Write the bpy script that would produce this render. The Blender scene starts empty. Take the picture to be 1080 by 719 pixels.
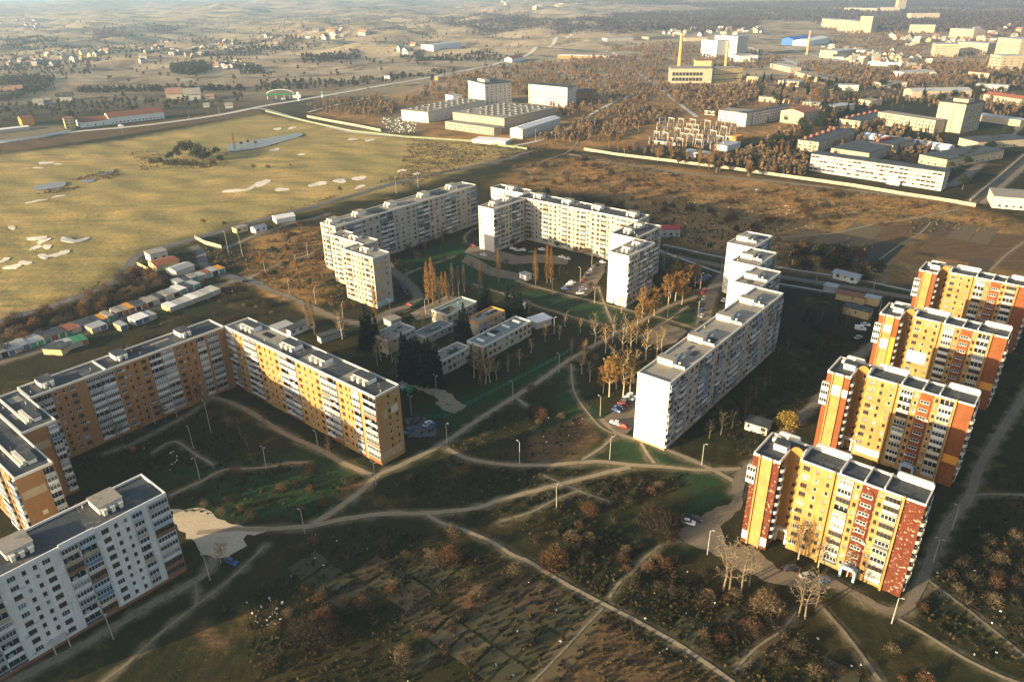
import bpy, math, random, re
import numpy as np
from mathutils import Matrix, Vector
random.seed(7); RNG = np.random.default_rng(11)
S = bpy.context.scene
COL = S.collection
rad = math.radians

# ------------------------------------------------------------------ camera numbers
F_PX, PITCH, ROLL, CAM_H = 770.0, rad(26.0), rad(-1.0), 148.0
_f = np.array([0, math.cos(PITCH), -math.sin(PITCH)]); _r = np.array([1., 0, 0]); _u = np.array([0, math.sin(PITCH), math.cos(PITCH)])
CR = _r*math.cos(ROLL)+_u*math.sin(ROLL); CU = -_r*math.sin(ROLL)+_u*math.cos(ROLL); CF = _f
GRID = rad(50.0)                                   # the estate's street grid: u runs away to the right, v towards the viewer's right
UX, UY = math.cos(GRID), math.sin(GRID); VX, VY = UY, -UX
def W2(a, b): return (a*UX+b*VX, a*UY+b*VY)
def sst(e0, e1, x):
    t = np.clip((x-e0)/(e1-e0), 0, 1); return t*t*(3-2*t)
_WOB = {}
def wob(x, y, wl, seed):
    if seed not in _WOB:
        rs = np.random.RandomState(seed); L = []
        for i in range(5):
            an = rs.uniform(0, 2*math.pi); q = rs.uniform(.6, 1.7); L.append((math.cos(an), math.sin(an), q, rs.uniform(0, 6.28)))
        _WOB[seed] = L
    fn = math.sin if isinstance(x, float) else np.sin
    s = 0
    for c, n, q, ph in _WOB[seed]: s = s+fn((x*c+y*n)*(2*math.pi/(wl*q))+ph)
    return s/3.0
def height(x, y):
    if np.ndim(x) == 0:
        x = float(x); y = float(y)
        if y < 1250 and not (x*VX+y*VY < -384 and 119 < y < 901): return 0.0
    left = sst(500, -500, x-0.12*y)
    far = sst(1250, 2300, y)
    h = far*(0.25+0.75*left)*(17*wob(x, y*1.6, 620, 3)+8*wob(x, y*1.3, 230, 5))
    h = h+sst(3800, 7500, y)*(30+26*wob(x, y, 2600, 8))
    a = x*UX+y*UY; b = x*VX+y*VY
    golf = sst(-385, -415, b)*sst(120, 180, y)*sst(900, 800, y)
    h = h+golf*(0.45*wob(x*.8, y*1.5, 46, 21)+0.22*wob(x, y, 21, 22))
    return h
def at(px, py, z=None):
    d = CF*F_PX+CR*(px-540)-CU*(py-359.5)
    zz = 0.0 if z is None else z
    for _ in range(1 if z is not None else 14):
        t = (zz-CAM_H)/d[2]; P = np.array([0, 0, CAM_H])+t*d
        if z is not None: break
        zz = zz*.4+.6*float(height(P[0], P[1]))
    return Vector((P[0], P[1], zz))
def proj(p):
    d = np.array(p, float)-np.array([0, 0, CAM_H]); zz = d@CF
    return 540+F_PX*(d@CR)/zz, 359.5-F_PX*(d@CU)/zz

# ------------------------------------------------------------------ mesh collecting
class MB:
    def __init__(s): s.v = []; s.f = []; s.m = []
    def quad(s, a, b, c, d, m=0):
        n = len(s.v); s.v += [tuple(a), tuple(b), tuple(c), tuple(d)]; s.f.append((n, n+1, n+2, n+3)); s.m.append(m)
    def tri(s, a, b, c, m=0):
        n = len(s.v); s.v += [tuple(a), tuple(b), tuple(c)]; s.f.append((n, n+1, n+2)); s.m.append(m)
    def poly(s, pts, m=0):
        n = len(s.v); s.v += [tuple(p) for p in pts]; s.f.append(tuple(range(n, n+len(pts)))); s.m.append(m)
    def box(s, x0, x1, y0, y1, z0, z1, m=0, mt=None, bottom=True):
        n = len(s.v)
        s.v += [(x0,y0,z0),(x1,y0,z0),(x1,y1,z0),(x0,y1,z0),(x0,y0,z1),(x1,y0,z1),(x1,y1,z1),(x0,y1,z1)]
        fs = [(0,1,5,4),(1,2,6,5),(2,3,7,6),(3,0,4,7),(4,5,6,7)]+([(3,2,1,0)] if bottom else [])
        for i, q in enumerate(fs):
            s.f.append(tuple(n+k for k in q)); s.m.append(mt if (mt is not None and i == 4) else m)
    def tube(s, p0, p1, r0, r1, k=6, m=0, cap=True):
        p0 = Vector(p0); p1 = Vector(p1); d = (p1-p0)
        if d.length < 1e-6: return
        d.normalize(); q = d.orthogonal().normalized(); w = d.cross(q); n = len(s.v)
        for p, r in ((p0, r0), (p1, r1)):
            for i in range(k):
                t = 2*math.pi*i/k; s.v.append(tuple(p+q*(r*math.cos(t))+w*(r*math.sin(t))))
        for i in range(k):
            j = (i+1) % k; s.f.append((n+i, n+j, n+k+j, n+k+i)); s.m.append(m)
        if cap: s.f.append(tuple(n+k+i for i in range(k))); s.m.append(m)
    def prism(s, prof, z0, z1, m=0, mt=None):      # closed xy outline (ccw) raised from z0 to z1
        n = len(prof)
        for i in range(n):
            a = prof[i]; b = prof[(i+1) % n]; s.quad((a[0],a[1],z0),(b[0],b[1],z0),(b[0],b[1],z1),(a[0],a[1],z1), m)
        s.poly([(p[0],p[1],z1) for p in prof], m if mt is None else mt)
        s.poly([(p[0],p[1],z0) for p in reversed(prof)], m)
    def extr(s, prof, y0, y1, m=0):                # closed xz outline pushed along y
        n = len(prof)
        for i in range(n):
            a = prof[i]; b = prof[(i+1) % n]; s.quad((a[0],y0,a[1]),(b[0],y0,b[1]),(b[0],y1,b[1]),(a[0],y1,a[1]), m)
        s.poly([(p[0],y0,p[1]) for p in reversed(prof)], m); s.poly([(p[0],y1,p[1]) for p in prof], m)
    def add(s, o, M, remap=None):
        n = len(s.v); s.v += [tuple(M @ Vector(p)) for p in o.v]
        s.f += [tuple(n+i for i in q) for q in o.f]; s.m += [(remap[i] if remap else i) for i in o.m]
    def mesh(s, name, mats):
        me = bpy.data.meshes.new(name); me.from_pydata(s.v, [], s.f)
        for m in mats: me.materials.append(m)
        if any(s.m): me.polygons.foreach_set('material_index', s.m)
        me.update(); return me
    def build(s, name, mats, parent=None, loc=None, rz=0):
        if not isinstance(mats, (list, tuple)): mats = [mats]
        return link(name, s.mesh(name, mats), parent, loc, rz)
def link(name, me, parent=None, loc=None, rz=0):
    o = bpy.data.objects.new(name, me); COL.objects.link(o)
    if parent is not None: o.parent = parent
    if loc is not None: o.location = loc
    if rz: o.rotation_euler = (0, 0, rz)
    return o
def tag(o, label=None, cat=None, group=None, kind=None):
    if label: o['label'] = label
    if cat: o['category'] = cat
    if group: o['group'] = group
    if kind: o['kind'] = kind
    return o
def thing(name, label, cat, loc, rz=0, group=None):
    o = bpy.data.objects.new(name, None); COL.objects.link(o); o.location = loc; o.rotation_euler = (0, 0, rz); o.empty_display_size = .5
    return tag(o, label, cat, group)
KIDS = {}
def copy_thing(root, loc, rz=0, sc=1.0, kids=None):
    r = root.copy(); COL.objects.link(r); r.location = loc; r.rotation_euler = (0, 0, rz)
    r.scale = (sc, sc, sc) if not isinstance(sc, tuple) else sc
    for ch in (kids if kids is not None else KIDS[root.name]):
        c = ch.copy(); COL.objects.link(c); c.parent = r
    return r
ORD = ['leftmost','second','third','fourth','fifth','sixth','seventh','eighth','ninth','tenth','eleventh','twelfth','thirteenth','fourteenth','fifteenth','sixteenth','seventeenth','eighteenth','nineteenth','twentieth']
def ordinals(objs, one, many, where, cat, group=None):
    """labels for a cluster, counted from the left as seen in the picture"""
    objs = sorted(objs, key=lambda o: proj(o.location)[0])
    for i, o in enumerate(objs):
        if len(objs) == 1: lab = f'{one} {where}'
        elif i == len(objs)-1: lab = f'rightmost of the {many} {where}'
        elif i == 0: lab = f'leftmost of the {many} {where}'
        else: lab = f'{ORD[i]} from left of the {many} {where}' if i < 20 else f'{one} {where}'
        tag(o, lab, cat, group if len(objs) > 1 else None)

# ------------------------------------------------------------------ materials
MATS = {}
def nt(name):
    m = bpy.data.materials.new(name); m.use_nodes = True; t = m.node_tree; b = t.nodes['Principled BSDF']; MATS[name] = m
    return m, t, b
def mixc(t, fac, a, b, mode='MIX'):
    n = t.nodes.new('ShaderNodeMix'); n.data_type = 'RGBA'; n.blend_type = mode
    for sock, val in ((n.inputs[0], fac), (n.inputs[6], a), (n.inputs[7], b)):
        if hasattr(val, 'links') or isinstance(val, bpy.types.NodeSocket): t.links.new(val, sock)
        elif isinstance(val, (int, float)): sock.default_value = val
        else: sock.default_value = (*val, 1) if len(val) == 3 else val
    return n.outputs[2]
def noise(t, vec, scale, detail=4, rough=.6, lo=.35, hi=.65, stretch=None):
    n = t.nodes.new('ShaderNodeTexNoise'); n.inputs['Scale'].default_value = scale; n.inputs['Detail'].default_value = detail; n.inputs['Roughness'].default_value = rough
    if stretch is not None:
        mp = t.nodes.new('ShaderNodeMapping'); mp.inputs['Rotation'].default_value = (0, 0, stretch[0]); mp.inputs['Scale'].default_value = (stretch[1], stretch[2], 1)
        t.links.new(vec, mp.inputs[0]); vec = mp.outputs[0]
    t.links.new(vec, n.inputs['Vector'])
    r = t.nodes.new('ShaderNodeMapRange'); r.inputs[1].default_value = lo; r.inputs[2].default_value = hi
    t.links.new(n.outputs[0], r.inputs[0]); return r.outputs[0]
def coord(t, which='Object'):
    return t.nodes.new('ShaderNodeTexCoord').outputs[which]
def geopos(t): return t.nodes.new('ShaderNodeNewGeometry').outputs['Position']
def plain(name, c, rough=.8, var=.25, scale=.6, scale2=5., metal=0, dirt=None, bump=0):
    m, t, b = nt(name); p = geopos(t)
    c2 = tuple(x*(1-var) for x in c)
    o = mixc(t, noise(t, p, scale), c, c2)
    o = mixc(t, noise(t, p, scale2, 3), o, tuple(min(1, x*(1+var*.5)) for x in c)) if scale2 else o
    if dirt: o = mixc(t, noise(t, p, dirt[1], 5, .7, dirt[2], dirt[2]+.12), o, dirt[0])
    t.links.new(o, b.inputs['Base Color']); b.inputs['Roughness'].default_value = rough; b.inputs['Metallic'].default_value = metal
    b.inputs['Specular IOR Level'].default_value = .25
    if bump:
        bn = t.nodes.new('ShaderNodeBump'); bn.inputs['Distance'].default_value = bump; bn.inputs['Strength'].default_value = .8
        t.links.new(noise(t, p, 3., 4, .7, 0, 1), bn.inputs['Height']); t.links.new(bn.outputs[0], b.inputs['Normal'])
    return m
def panelled(name, c, seam, pw, ph, var=.2, streak=.35, fleck=None):
    """wall of large panels: seams, panel-to-panel tone, vertical weather streaks"""
    m, t, b = nt(name); oc = coord(t)
    sp = t.nodes.new('ShaderNodeSeparateXYZ'); t.links.new(oc, sp.inputs[0])
    ad = t.nodes.new('ShaderNodeMath'); t.links.new(sp.outputs[0], ad.inputs[0]); t.links.new(sp.outputs[1], ad.inputs[1])
    cb = t.nodes.new('ShaderNodeCombineXYZ'); t.links.new(ad.outputs[0], cb.inputs[0]); t.links.new(sp.outputs[2], cb.inputs[1])
    br = t.nodes.new('ShaderNodeTexBrick'); br.offset = 0; br.inputs['Scale'].default_value = 1; br.inputs['Brick Width'].default_value = pw; br.inputs['Row Height'].default_value = ph
    br.inputs['Mortar Size'].default_value = .045; br.inputs['Mortar Smooth'].default_value = .3
    br.inputs['Color1'].default_value = (*c, 1); br.inputs['Color2'].default_value = (*[x*(1-var) for x in c], 1); br.inputs['Mortar'].default_value = (*seam, 1)
    t.links.new(cb.outputs[0], br.inputs['Vector'])
    st = noise(t, cb.outputs[0], 1.0, 4, .65, .45, .8, (0, .9, .09))
    o = mixc(t, st, br.outputs[0], tuple(x*(1-streak) for x in c))
    o = mixc(t, noise(t, cb.outputs[0], .25, 5, .7, .5, .75), o, tuple(x*(1-streak*.8) for x in c))
    if fleck: o = mixc(t, noise(t, cb.outputs[0], .9, 3, .8, fleck[1], fleck[1]+.02), o, fleck[0])
    t.links.new(o, b.inputs['Base Color']); b.inputs['Roughness'].default_value = .85; b.inputs['Specular IOR Level'].default_value = .2
    return m
def glassy(name, c, rough=.12):
    m, t, b = nt(name); o = mixc(t, noise(t, geopos(t), .35, 1, .5, .3, .7), c, tuple(min(1, x*2.2+.01) for x in c))
    t.links.new(o, b.inputs['Base Color']); b.inputs['Roughness'].default_value = rough; b.inputs['Specular IOR Level'].default_value = .5
    return m
def leafy(name, c, c2, rough=.8):
    m, t, b = nt(name); oi = t.nodes.new('ShaderNodeObjectInfo')
    o = mixc(t, oi.outputs['Random'], c, c2); o = mixc(t, noise(t, geopos(t), .9, 2, .5, .35, .65), o, tuple(x*.55 for x in c))
    t.links.new(o, b.inputs['Base Color']); b.inputs['Roughness'].default_value = rough; b.inputs['Specular IOR Level'].default_value = .1
    tr = t.nodes.new('ShaderNodeBsdfTranslucent'); t.links.new(o, tr.inputs[0]); mx = t.nodes.new('ShaderNodeMixShader'); mx.inputs[0].default_value = .45
    t.links.new(b.outputs[0], mx.inputs[1]); t.links.new(tr.outputs[0], mx.inputs[2]); t.links.new(mx.outputs[0], t.nodes['Material Output'].inputs['Surface'])
    return m

white_panel = panelled('white_panel', (.78,.75,.69), (.46,.44,.40), 3.4, 2.8, .10, .28)
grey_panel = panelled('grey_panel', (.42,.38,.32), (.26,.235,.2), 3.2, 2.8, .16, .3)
cream_panel = panelled('cream_panel', (.46,.41,.325), (.3,.26,.2), 3.2, 2.8, .10, .22)
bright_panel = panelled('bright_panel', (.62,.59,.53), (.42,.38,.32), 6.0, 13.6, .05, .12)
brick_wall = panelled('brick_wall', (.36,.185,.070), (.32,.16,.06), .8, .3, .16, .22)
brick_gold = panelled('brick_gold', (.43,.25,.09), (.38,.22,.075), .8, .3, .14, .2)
yellow_wall = panelled('yellow_wall', (.43,.26,.09), (.30,.18,.06), 3.0, 3.0, .2, .42)
yellow_dark = panelled('yellow_dark', (.34,.185,.05), (.28,.15,.04), 3.0, 3.0, .06, .25)  # yellow wall in the niche, with the bay's shade put into the colour
red_tile = panelled('red_tile', (.145,.036,.016), (.12,.03,.013), 1.0, .5, .25, .4)
red_tile_worn = panelled('red_tile_worn', (.135,.034,.016), (.11,.028,.013), 1.0, .5, .25, .4, ((.5,.42,.32), .60))
orange_tile = panelled('orange_tile', (.24,.08,.026), (.2,.066,.022), 1.0, .5, .22, .38)
tar = plain('roof_tar', (.05,.057,.063), .75, .45, .12, 1.5, dirt=((.15,.14,.125), .22, .56))
tar_tan = plain('roof_tar_sandy', (.27,.245,.20), .85, .25, .12, 1.2, dirt=((.15,.14,.13), .22, .56))
concrete = plain('concrete', (.46,.44,.40), .85, .25, .5)
cream = plain('cream_coping', (.66,.62,.53), .8, .15, .5)
whitewash = plain('whitewash', (.74,.72,.68), .75, .12, .4)
white_frame = plain('white_frame', (.75,.75,.74), .5, .08, .5, 0)
brown_frame = plain('brown_frame', (.22,.11,.05), .6, .2, .5, 0)
glass = glassy('window_glass', (.012,.017,.021)); glass_pale = glassy('curtained_glass', (.12,.13,.13), .3)
pan = {k: plain('balcony_'+k, c, .75, .2, .5, 0) for k, c in dict(white=(.7,.69,.66), grey=(.40,.40,.39), cream=(.62,.55,.42), blue=(.10,.2,.34), brown=(.26,.12,.05), dark=(.10,.10,.10), tan=(.45,.34,.2), teal=(.1,.3,.28), sky=(.42,.52,.6)).items()}
asphalt = plain('asphalt', (.105,.103,.10), .9, .3, .15, 2., dirt=((.2,.18,.15), .2, .56))
old_asphalt = plain('old_asphalt', (.18,.145,.10), .9, .35, .12, 1.5, dirt=((.11,.10,.085), .25, .58))
trodden = plain('trodden_earth', (.28,.22,.14), .95, .3, .25, 2.0, dirt=((.14,.12,.06), .5, .6))
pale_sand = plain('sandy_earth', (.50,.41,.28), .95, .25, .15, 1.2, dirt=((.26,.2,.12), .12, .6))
trodden_dark = plain('thin_track', (.21,.175,.11), .95, .35, .3, 2.0, dirt=((.075,.07,.035), .4, .55))
sand = plain('bunker_sand', (.66,.59,.47), .9, .3, .25, 1.2)
soil_m = plain('tilled_soil', (.105,.068,.034), .95, .35, .3, 3.0, bump=.1)
rail_steel = plain('weathered_steel', (.2,.13,.08), .6, .3, 1.)
tin = plain('tin_roof', (.36,.36,.35), .5, .2, .4); rust_roof = plain('rust_roof', (.26,.095,.05), .75, .3, .3, 2.)
teal_paint = plain('teal_paint', (.03,.27,.22), .6, .2, .5); blue_paint = plain('blue_paint', (.05,.12,.25), .6, .2, .5); green_paint = plain('green_paint', (.04,.22,.09), .6, .2, .5)
vivid_blue = plain('vivid_blue_paint', (.02,.12,.55), .5, .15, .05)
orange_paint = plain('orange_paint', (.62,.27,.04), .6, .15, .3); ochre = plain('ochre_wall', (.52,.40,.20), .8, .2, .3)
chim_brick = plain('chimney_brick', (.50,.29,.12), .85, .2, .1)
blackish = plain('black_rubber', (.02,.02,.02), .7, .2, 1., 0)
bark = plain('bark', (.15,.12,.085), .9, .3, 1.); birch_bark = plain('birch_bark', (.42,.36,.27), .8, .3, 2.)
SUN, SKY, EXPO, HAZE = 4.8, 0.095, 1.5, 1.05e-4

# ------------------------------------------------------------------ roads and paths (picture points -> ground points)
def smooth(pts, step=3.0):
    P = [Vector((p.x, p.y, 0)) for p in pts]
    if len(P) > 2:
        out = []
        for i in range(len(P)-1):
            p0 = P[max(i-1, 0)]; p1 = P[i]; p2 = P[i+1]; p3 = P[min(i+2, len(P)-1)]
            n = max(2, int((p2-p1).length/step))
            for k in range(n):
                t = k/n; out.append(.5*((2*p1)+(p2-p0)*t+(2*p0-5*p1+4*p2-p3)*t*t+(3*p1-p0-3*p2+p3)*t**3))
        out.append(P[-1]); return out
    n = max(2, int((P[1]-P[0]).length/step)); return [P[0].lerp(P[1], k/n) for k in range(n+1)]
LANES = []                                          # (polyline, half width, verge strength)
LAYER = [0]
def lane(name, px, width, mat, jit=.18, verge=1.0, step=2.5, base=.04):
    pts = smooth([at(*p) for p in px], step if max(p[1] for p in px) > 200 else 12.0)
    LANES.append((np.array([(p.x, p.y) for p in pts]), width/2, verge))
    LAYER[0] += 1; mb = MB(); L = []
    off = base+.0045*(LAYER[0] % 40)
    for i, p in enumerate(pts):
        d = (pts[min(i+1, len(pts)-1)]-pts[max(i-1, 0)]).normalized(); n = Vector((-d.y, d.x, 0))
        wl = width/2*(1+random.uniform(-jit, jit)); wr = width/2*(1+random.uniform(-jit, jit))
        row = []
        for q in (p+n*wl, p, p-n*wr):
            extra = 0 if q.y < 700 else .35
            row.append((q.x, q.y, float(height(q.x, q.y))+off+extra))
        L.append(row)
    for a, b in zip(L, L[1:]):
        mb.quad(a[0], a[1], b[1], b[0]); mb.quad(a[1], a[2], b[2], b[1])
    o = mb.build(name, mat); o['kind'] = 'structure'; return o
AREAS = []
def area(name, px, mat, ragged=.5, base=.03, extra=0):
    P = [at(*p) for p in px]; pts = []
    for i, p in enumerate(P):
        q = P[(i+1) % len(P)]; n = max(1, int((q-p).length/(2.0 if p.y < 400 else 10)))
        for k in range(n):
            c = p.lerp(q, k/n); pts.append((c.x+random.uniform(-ragged, ragged), c.y+random.uniform(-ragged, ragged)))
    LAYER[0] += 1; z = base+.0045*(LAYER[0] % 40)
    mb = MB(); mb.poly([(x, y, float(height(x, y))+z+extra) for x, y in pts])
    AREAS.append(np.array(pts)); o = mb.build(name, mat); o['kind'] = 'structure'; return o

area('car_park', [(712,558),(736,546),(770,528),(781,519),(784,533),(760,556),(764,574),(798,580),(820,600),(836,604),(872,611),(903,626),(884,622),(842,619),(805,612),(770,596),(748,580),(726,572)], old_asphalt, .7)
area('car_park', [(632.5,443),(651.5,431),(671,418),(677,422),(671,446),(662,457),(650,457)], old_asphalt, .3)
area('car_park', [(596,308),(603,299),(612,296),(617,287),(625,279),(636,276),(641,281),(634,293),(626,306),(618,312)], old_asphalt, .3)
area('playground', [(674,356),(688,347),(703,341),(725.6,349),(713,361),(697,366)], old_asphalt, .3)
area('car_park', [(428,441),(446,439),(462,452),(458,460),(430,462)], asphalt, .3)
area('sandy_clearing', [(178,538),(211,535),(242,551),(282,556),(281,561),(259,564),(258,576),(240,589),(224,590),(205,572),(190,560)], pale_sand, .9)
area('car_park', [(497,258),(520,263),(548,270),(575,268),(600,272),(598,279),(570,277),(540,279),(505,272),(490,266)], old_asphalt, .4)
area('playground', [(492,268),(520,282),(560,292),(558,297),(517,291),(486,276)], old_asphalt, .4)
area('kindergarten_yard', [(428,398),(446,402),(470,412),(492,428),(486,433),(470,425),(446,412),(420,404)], trodden, .6)
area('sandpit', [(458,425),(469,420),(475,422),(470,426),(487,431),(480,436),(467,432)], trodden, .3)
area('kindergarten_yard', [(433,330),(445,324),(470,312),(486,313),(470,325),(458,333),(440,338)], trodden, .5)

lane('path', [(735,313),(708,322),(690,331),(681,336),(640,357),(599.6,380),(570,401),(548,415),(508,440),(470,466),(448,478),(420,492),(400,500),(382,517),(352,539),(330,552)], 2.13, trodden)
lane('path', [(205,412),(222,418),(247,426),(270,438),(298,456),(339,475),(364,489),(392,501)], 2.13, trodden)
lane('path', [(208,562),(245,558),(270,558),(323,555),(364,547),(409,541.5),(448,541),(503,535.5),(526,527),(550,521),(590,511),(632,500),(665,492.5)], 1.89, trodden)
lane('path', [(471.6,473),(492.5,483),(520,488.5),(550,490.5),(584,490),(629,486.6),(665,490),(707,492.7),(740,495.5),(782,494)], 1.80, trodden)
lane('path', [(634.6,442),(651,456.5),(679,466),(718,480),(757,498),(776,509)], 1.89, trodden)
lane('path', [(602.6,384),(605,411),(618,433),(634.5,451),(651,458)], 0.90, trodden)
lane('path', [(651,457),(634.5,472),(613.7,485)], 0.98, trodden)
lane('path', [(676,467),(683,479),(690,488.5)], 1.31, trodden)
lane('path', [(573,501),(612,518),(643,529)], 0.74, trodden_dark)
lane('path', [(613,517),(590,525),(560,540),(530,549)], 0.74, trodden_dark)
lane('path', [(448,541),(464.6,551),(487,558),(520,572),(542,586),(554,590),(595.6,615),(637,637),(679,659),(721,683),(771,718),(784,730)], 1.23, trodden)
FLAT = []
plot_m = [plain('garden_plot_'+n, c, .95, .35, .4, 3.) for n, c in (('brown', (.075,.05,.026)), ('olive', (.06,.055,.026)), ('tan', (.115,.085,.042)), ('dark', (.045,.036,.02)))]
def plots(px, wa, wb, keep):
    P = np.array([tuple(at(*p)[:2]) for p in px]); FLAT.append(P); A = P[:, 0]*UX+P[:, 1]*UY; B = P[:, 0]*VX+P[:, 1]*VY; a = A.min()
    def inside(x, y):
        r = False
        for i in range(len(P)):
            (x0, y0), (x1, y1) = P[i], P[(i+1) % len(P)]
            if (y0 > y) != (y1 > y) and x < (x1-x0)*(y-y0)/(y1-y0)+x0: r = not r
        return r
    while a < A.max():
        b = B.min(); da = wa*random.uniform(.7, 1.3)
        while b < B.max():
            db = wb*random.uniform(.6, 1.4); c = W2(a+da/2, b+db/2)
            if inside(*c) and random.random() < keep:
                mb = MB(); g = .45; LAYER[0] += 1; z = .02+.0002*(LAYER[0] % 90); pts = []
                for (p, q) in (((a+g, b+g), (a+g, b+db-g)), ((a+g, b+db-g), (a+da-g, b+db-g)), ((a+da-g, b+db-g), (a+da-g, b+g)), ((a+da-g, b+g), (a+g, b+g))):
                    for k in range(5): t_ = k/5; pts.append((*W2(p[0]+(q[0]-p[0])*t_+random.uniform(-.18, .18), p[1]+(q[1]-p[1])*t_+random.uniform(-.18, .18)), z))
                pts.reverse(); mb.poly(pts); o = mb.build('garden_plot', random.choice(plot_m)); o['kind'] = 'structure'
            b += db
        a += da
plots([(430,640),(500,598),(545,600),(632,640),(640,650),(570,719),(440,719)], 11, 7, .62); plots([(770,640),(850,690),(900,719),(790,719),(700,670)], 10, 8, .35); plots([(300,600),(400,560),(480,590),(420,650)], 12, 8, .3); plots([(830,255),(985,230),(1080,250),(1080,300),(940,285)], 40, 16, .4); plots([(1000,600),(1080,560),(1080,690),(1030,640)], 12, 9, .3)
lane('path', [(643,630),(652,616),(665,605),(684.6,584),(700,574),(718,570.5)], 0.98, trodden_dark)
lane('path', [(636,641),(615,663),(590,690),(562,719)], 0.57, trodden_dark)
lane('road', [(872,611),(903,627),(936,644),(955,642),(967,625),(981,591),(1000,552),(1022,524.6),(1031,497),(1050,463.5),(1067,438),(1080,416),(1100,380)], 2.7, old_asphalt)
lane('path', [(947,652),(981,672),(1022,697),(1058.6,714),(1080,722)], 0.90, trodden)
lane('path', [(978,611),(1022,644),(1067,680),(1090,700)], 0.74, trodden_dark)
lane('path', [(867,641),(894.5,672),(928,718)], 1.07, trodden_dark)
lane('path', [(1020,523),(1040,521),(1080,522),(1100,523)], 0.74, trodden_dark)
lane('path', [(776,705),(800,681),(825,664),(840,645)], 0.66, trodden_dark)
lane('road', [(940,352),(922,363),(900,380),(861,424.5),(830.6,452),(806,478),(784,500),(776,522)], 3.6, old_asphalt)
lane('road', [(640,247),(680,258),(703,268),(764,281),(840,294.5),(900,303.5),(960,314),(1000,321),(1090,338)], 5.0, old_asphalt, .05)
lane('pavement', [(690,262),(764,289),(820,299),(856,305),(880,309)], 1.6, concrete, .1)
lane('pavement', [(700,258),(764,272),(840,285),(900,294),(966,308)], 1.6, concrete, .1)
lane('road', [(737.6,352),(740,345),(744,330),(748,315.5),(753,304),(766,288)], 6.0, old_asphalt, .06)
lane('path', [(545,296),(570,304),(625.6,318),(668,328.5),(700,336),(740,349)], 1.56, trodden)
lane('path', [(500,300),(540,313),(570,324),(610,336),(642,344)], 1.23, trodden)
lane('path', [(631,302),(638,322),(646,341.5),(650,352)], 1.31, trodden)
lane('path', [(674,356),(703,339),(725.6,323)], 1.15, trodden)
lane('road', [(262,294),(285,306),(304,313),(330,325),(360,337),(385,342)], 4.0, old_asphalt)
lane('road', [(395,338),(412,329),(431,323),(441,315),(437,306),(425.6,294.5),(414,285),(408,276)], 5.0, old_asphalt, .06)
lane('path', [(262,294),(290,281),(310,274),(335,266)], 1.64, trodden)
lane('road', [(-60,360),(0,340),(50,325),(101,307),(128,291),(145,270),(180,259),(212.6,250),(245,241),(270,233.5),(300,226),(350,212),(418,193),(470,181),(529,169),(560,160)], 6.0, asphalt, .05)
lane('road', [(233,262),(280,245),(320,233),(345,226)], 4.0, old_asphalt)
lane('road', [(205,260),(213,268),(215,279),(233,289),(254,294.5),(276,300)], 5.0, asphalt)
lane('lane_between_garages', [(-30,392),(0,382),(54,365),(110,343),(150,328),(187,318),(225,303),(262,292)], 5.0, old_asphalt)
lane('path', [(280,575),(242,611),(206,638.6),(167,669),(133.5,700),(114,714),(100,726)], 0.90, trodden_dark)
lane('road', [(226,588),(217,604),(190,621),(156,639),(106,669),(67,691),(17,716),(-10,730)], 2.6, trodden_dark)
lane('path', [(206,637),(208,626),(206,614)], 0.66, trodden_dark)
lane('path', [(162,477),(183.5,465),(205,478),(225,490)], 0.98, trodden)
lane('path', [(325.6,487),(300,489),(280,492.7),(236,495.5),(215,506),(195,515),(178,523)], 1.15, trodden)
lane('path', [(110,478),(135,470),(165,455),(200,436),(222,420)], 1.97, trodden_dark)
lane('path', [(431,375),(455,374),(470,366)], 0.98, trodden_dark)
lane('path', [(424,291),(435,286),(449,281),(480,270)], 1.23, trodden)
lane('path', [(492,256),(490,250),(497,243),(505,240)], 1.15, trodden)
lane('path', [(556,428),(545,420)], 1.31, trodden)
# plough-land paths beyond the road
lane('path', [(818,251),(860,247.5),(885,245),(925,236),(961,231),(985,226),(1010,221)], 1.31, trodden)
lane('path', [(924,277),(945,261),(970,246),(982,234)], 0.82, trodden)
lane('path', [(927,280),(934,292),(932,298)], 0.82, trodden_dark)
lane('path', [(1045,285),(1060,270),(1080,255)], 0.82, trodden)
lane('path', [(540,180),(570,171),(600,160),(612,146)], 1.31, trodden)
lane('path', [(545,178),(558,182),(562,190)], 1.15, trodden)
far_road = plain('worn_far_road', (.50,.47,.41), .9, .2, .05, .6)
# far roads
lane('road', [(-80,163),(0,151),(75,140),(150,133),(230,122),(280,112),(317,106),(390,93),(464,80),(500,73),(529,66),(560,56),(582,44),(612,30)], 11.0, far_road, .03, .3, 12, .1)
lane('road', [(252,117),(275,115),(320,127),(370,140),(425,145)], 4.5, far_road, .03, .3, 12, .1)
lane('road', [(640,52),(656,66),(684,85),(710,105),(735,124)], 6.0, concrete, .05, .2, 12, .1)
lane('road', [(540,155),(575,147),(605,132),(640,112),(680,95)], 5.0, far_road, .05, .3, 12, .1)
lane('road', [(1023,214),(1040,200),(1060,183),(1085,162)], 6.0, old_asphalt, .04, .3, 8)
lane('road', [(1036,215),(1055,198),(1085,172)], 4.0, old_asphalt, .04, .3, 8)
lane('road', [(1002,196),(1018,186),(1040,168),(1056,152),(1078,132),(1095,118)], 7.0, old_asphalt, .03, .3, 8)
lane('road', [(600,163),(700,180),(800,190),(900,201),(1000,212),(1030,214)], 5.0, trodden_dark, .05, .3, 8)
lane('road', [(790,50),(830,64),(880,80),(905,88)], 14.0, concrete, .03, .3, 12, .1)
lane('road', [(830,50),(870,62),(925,76)], 8.0, concrete, .03, .3, 12, .1)
lane('road', [(325,119),(360,110),(410,101)], 5.0, far_road, .05, .3, 12, .1)

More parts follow.
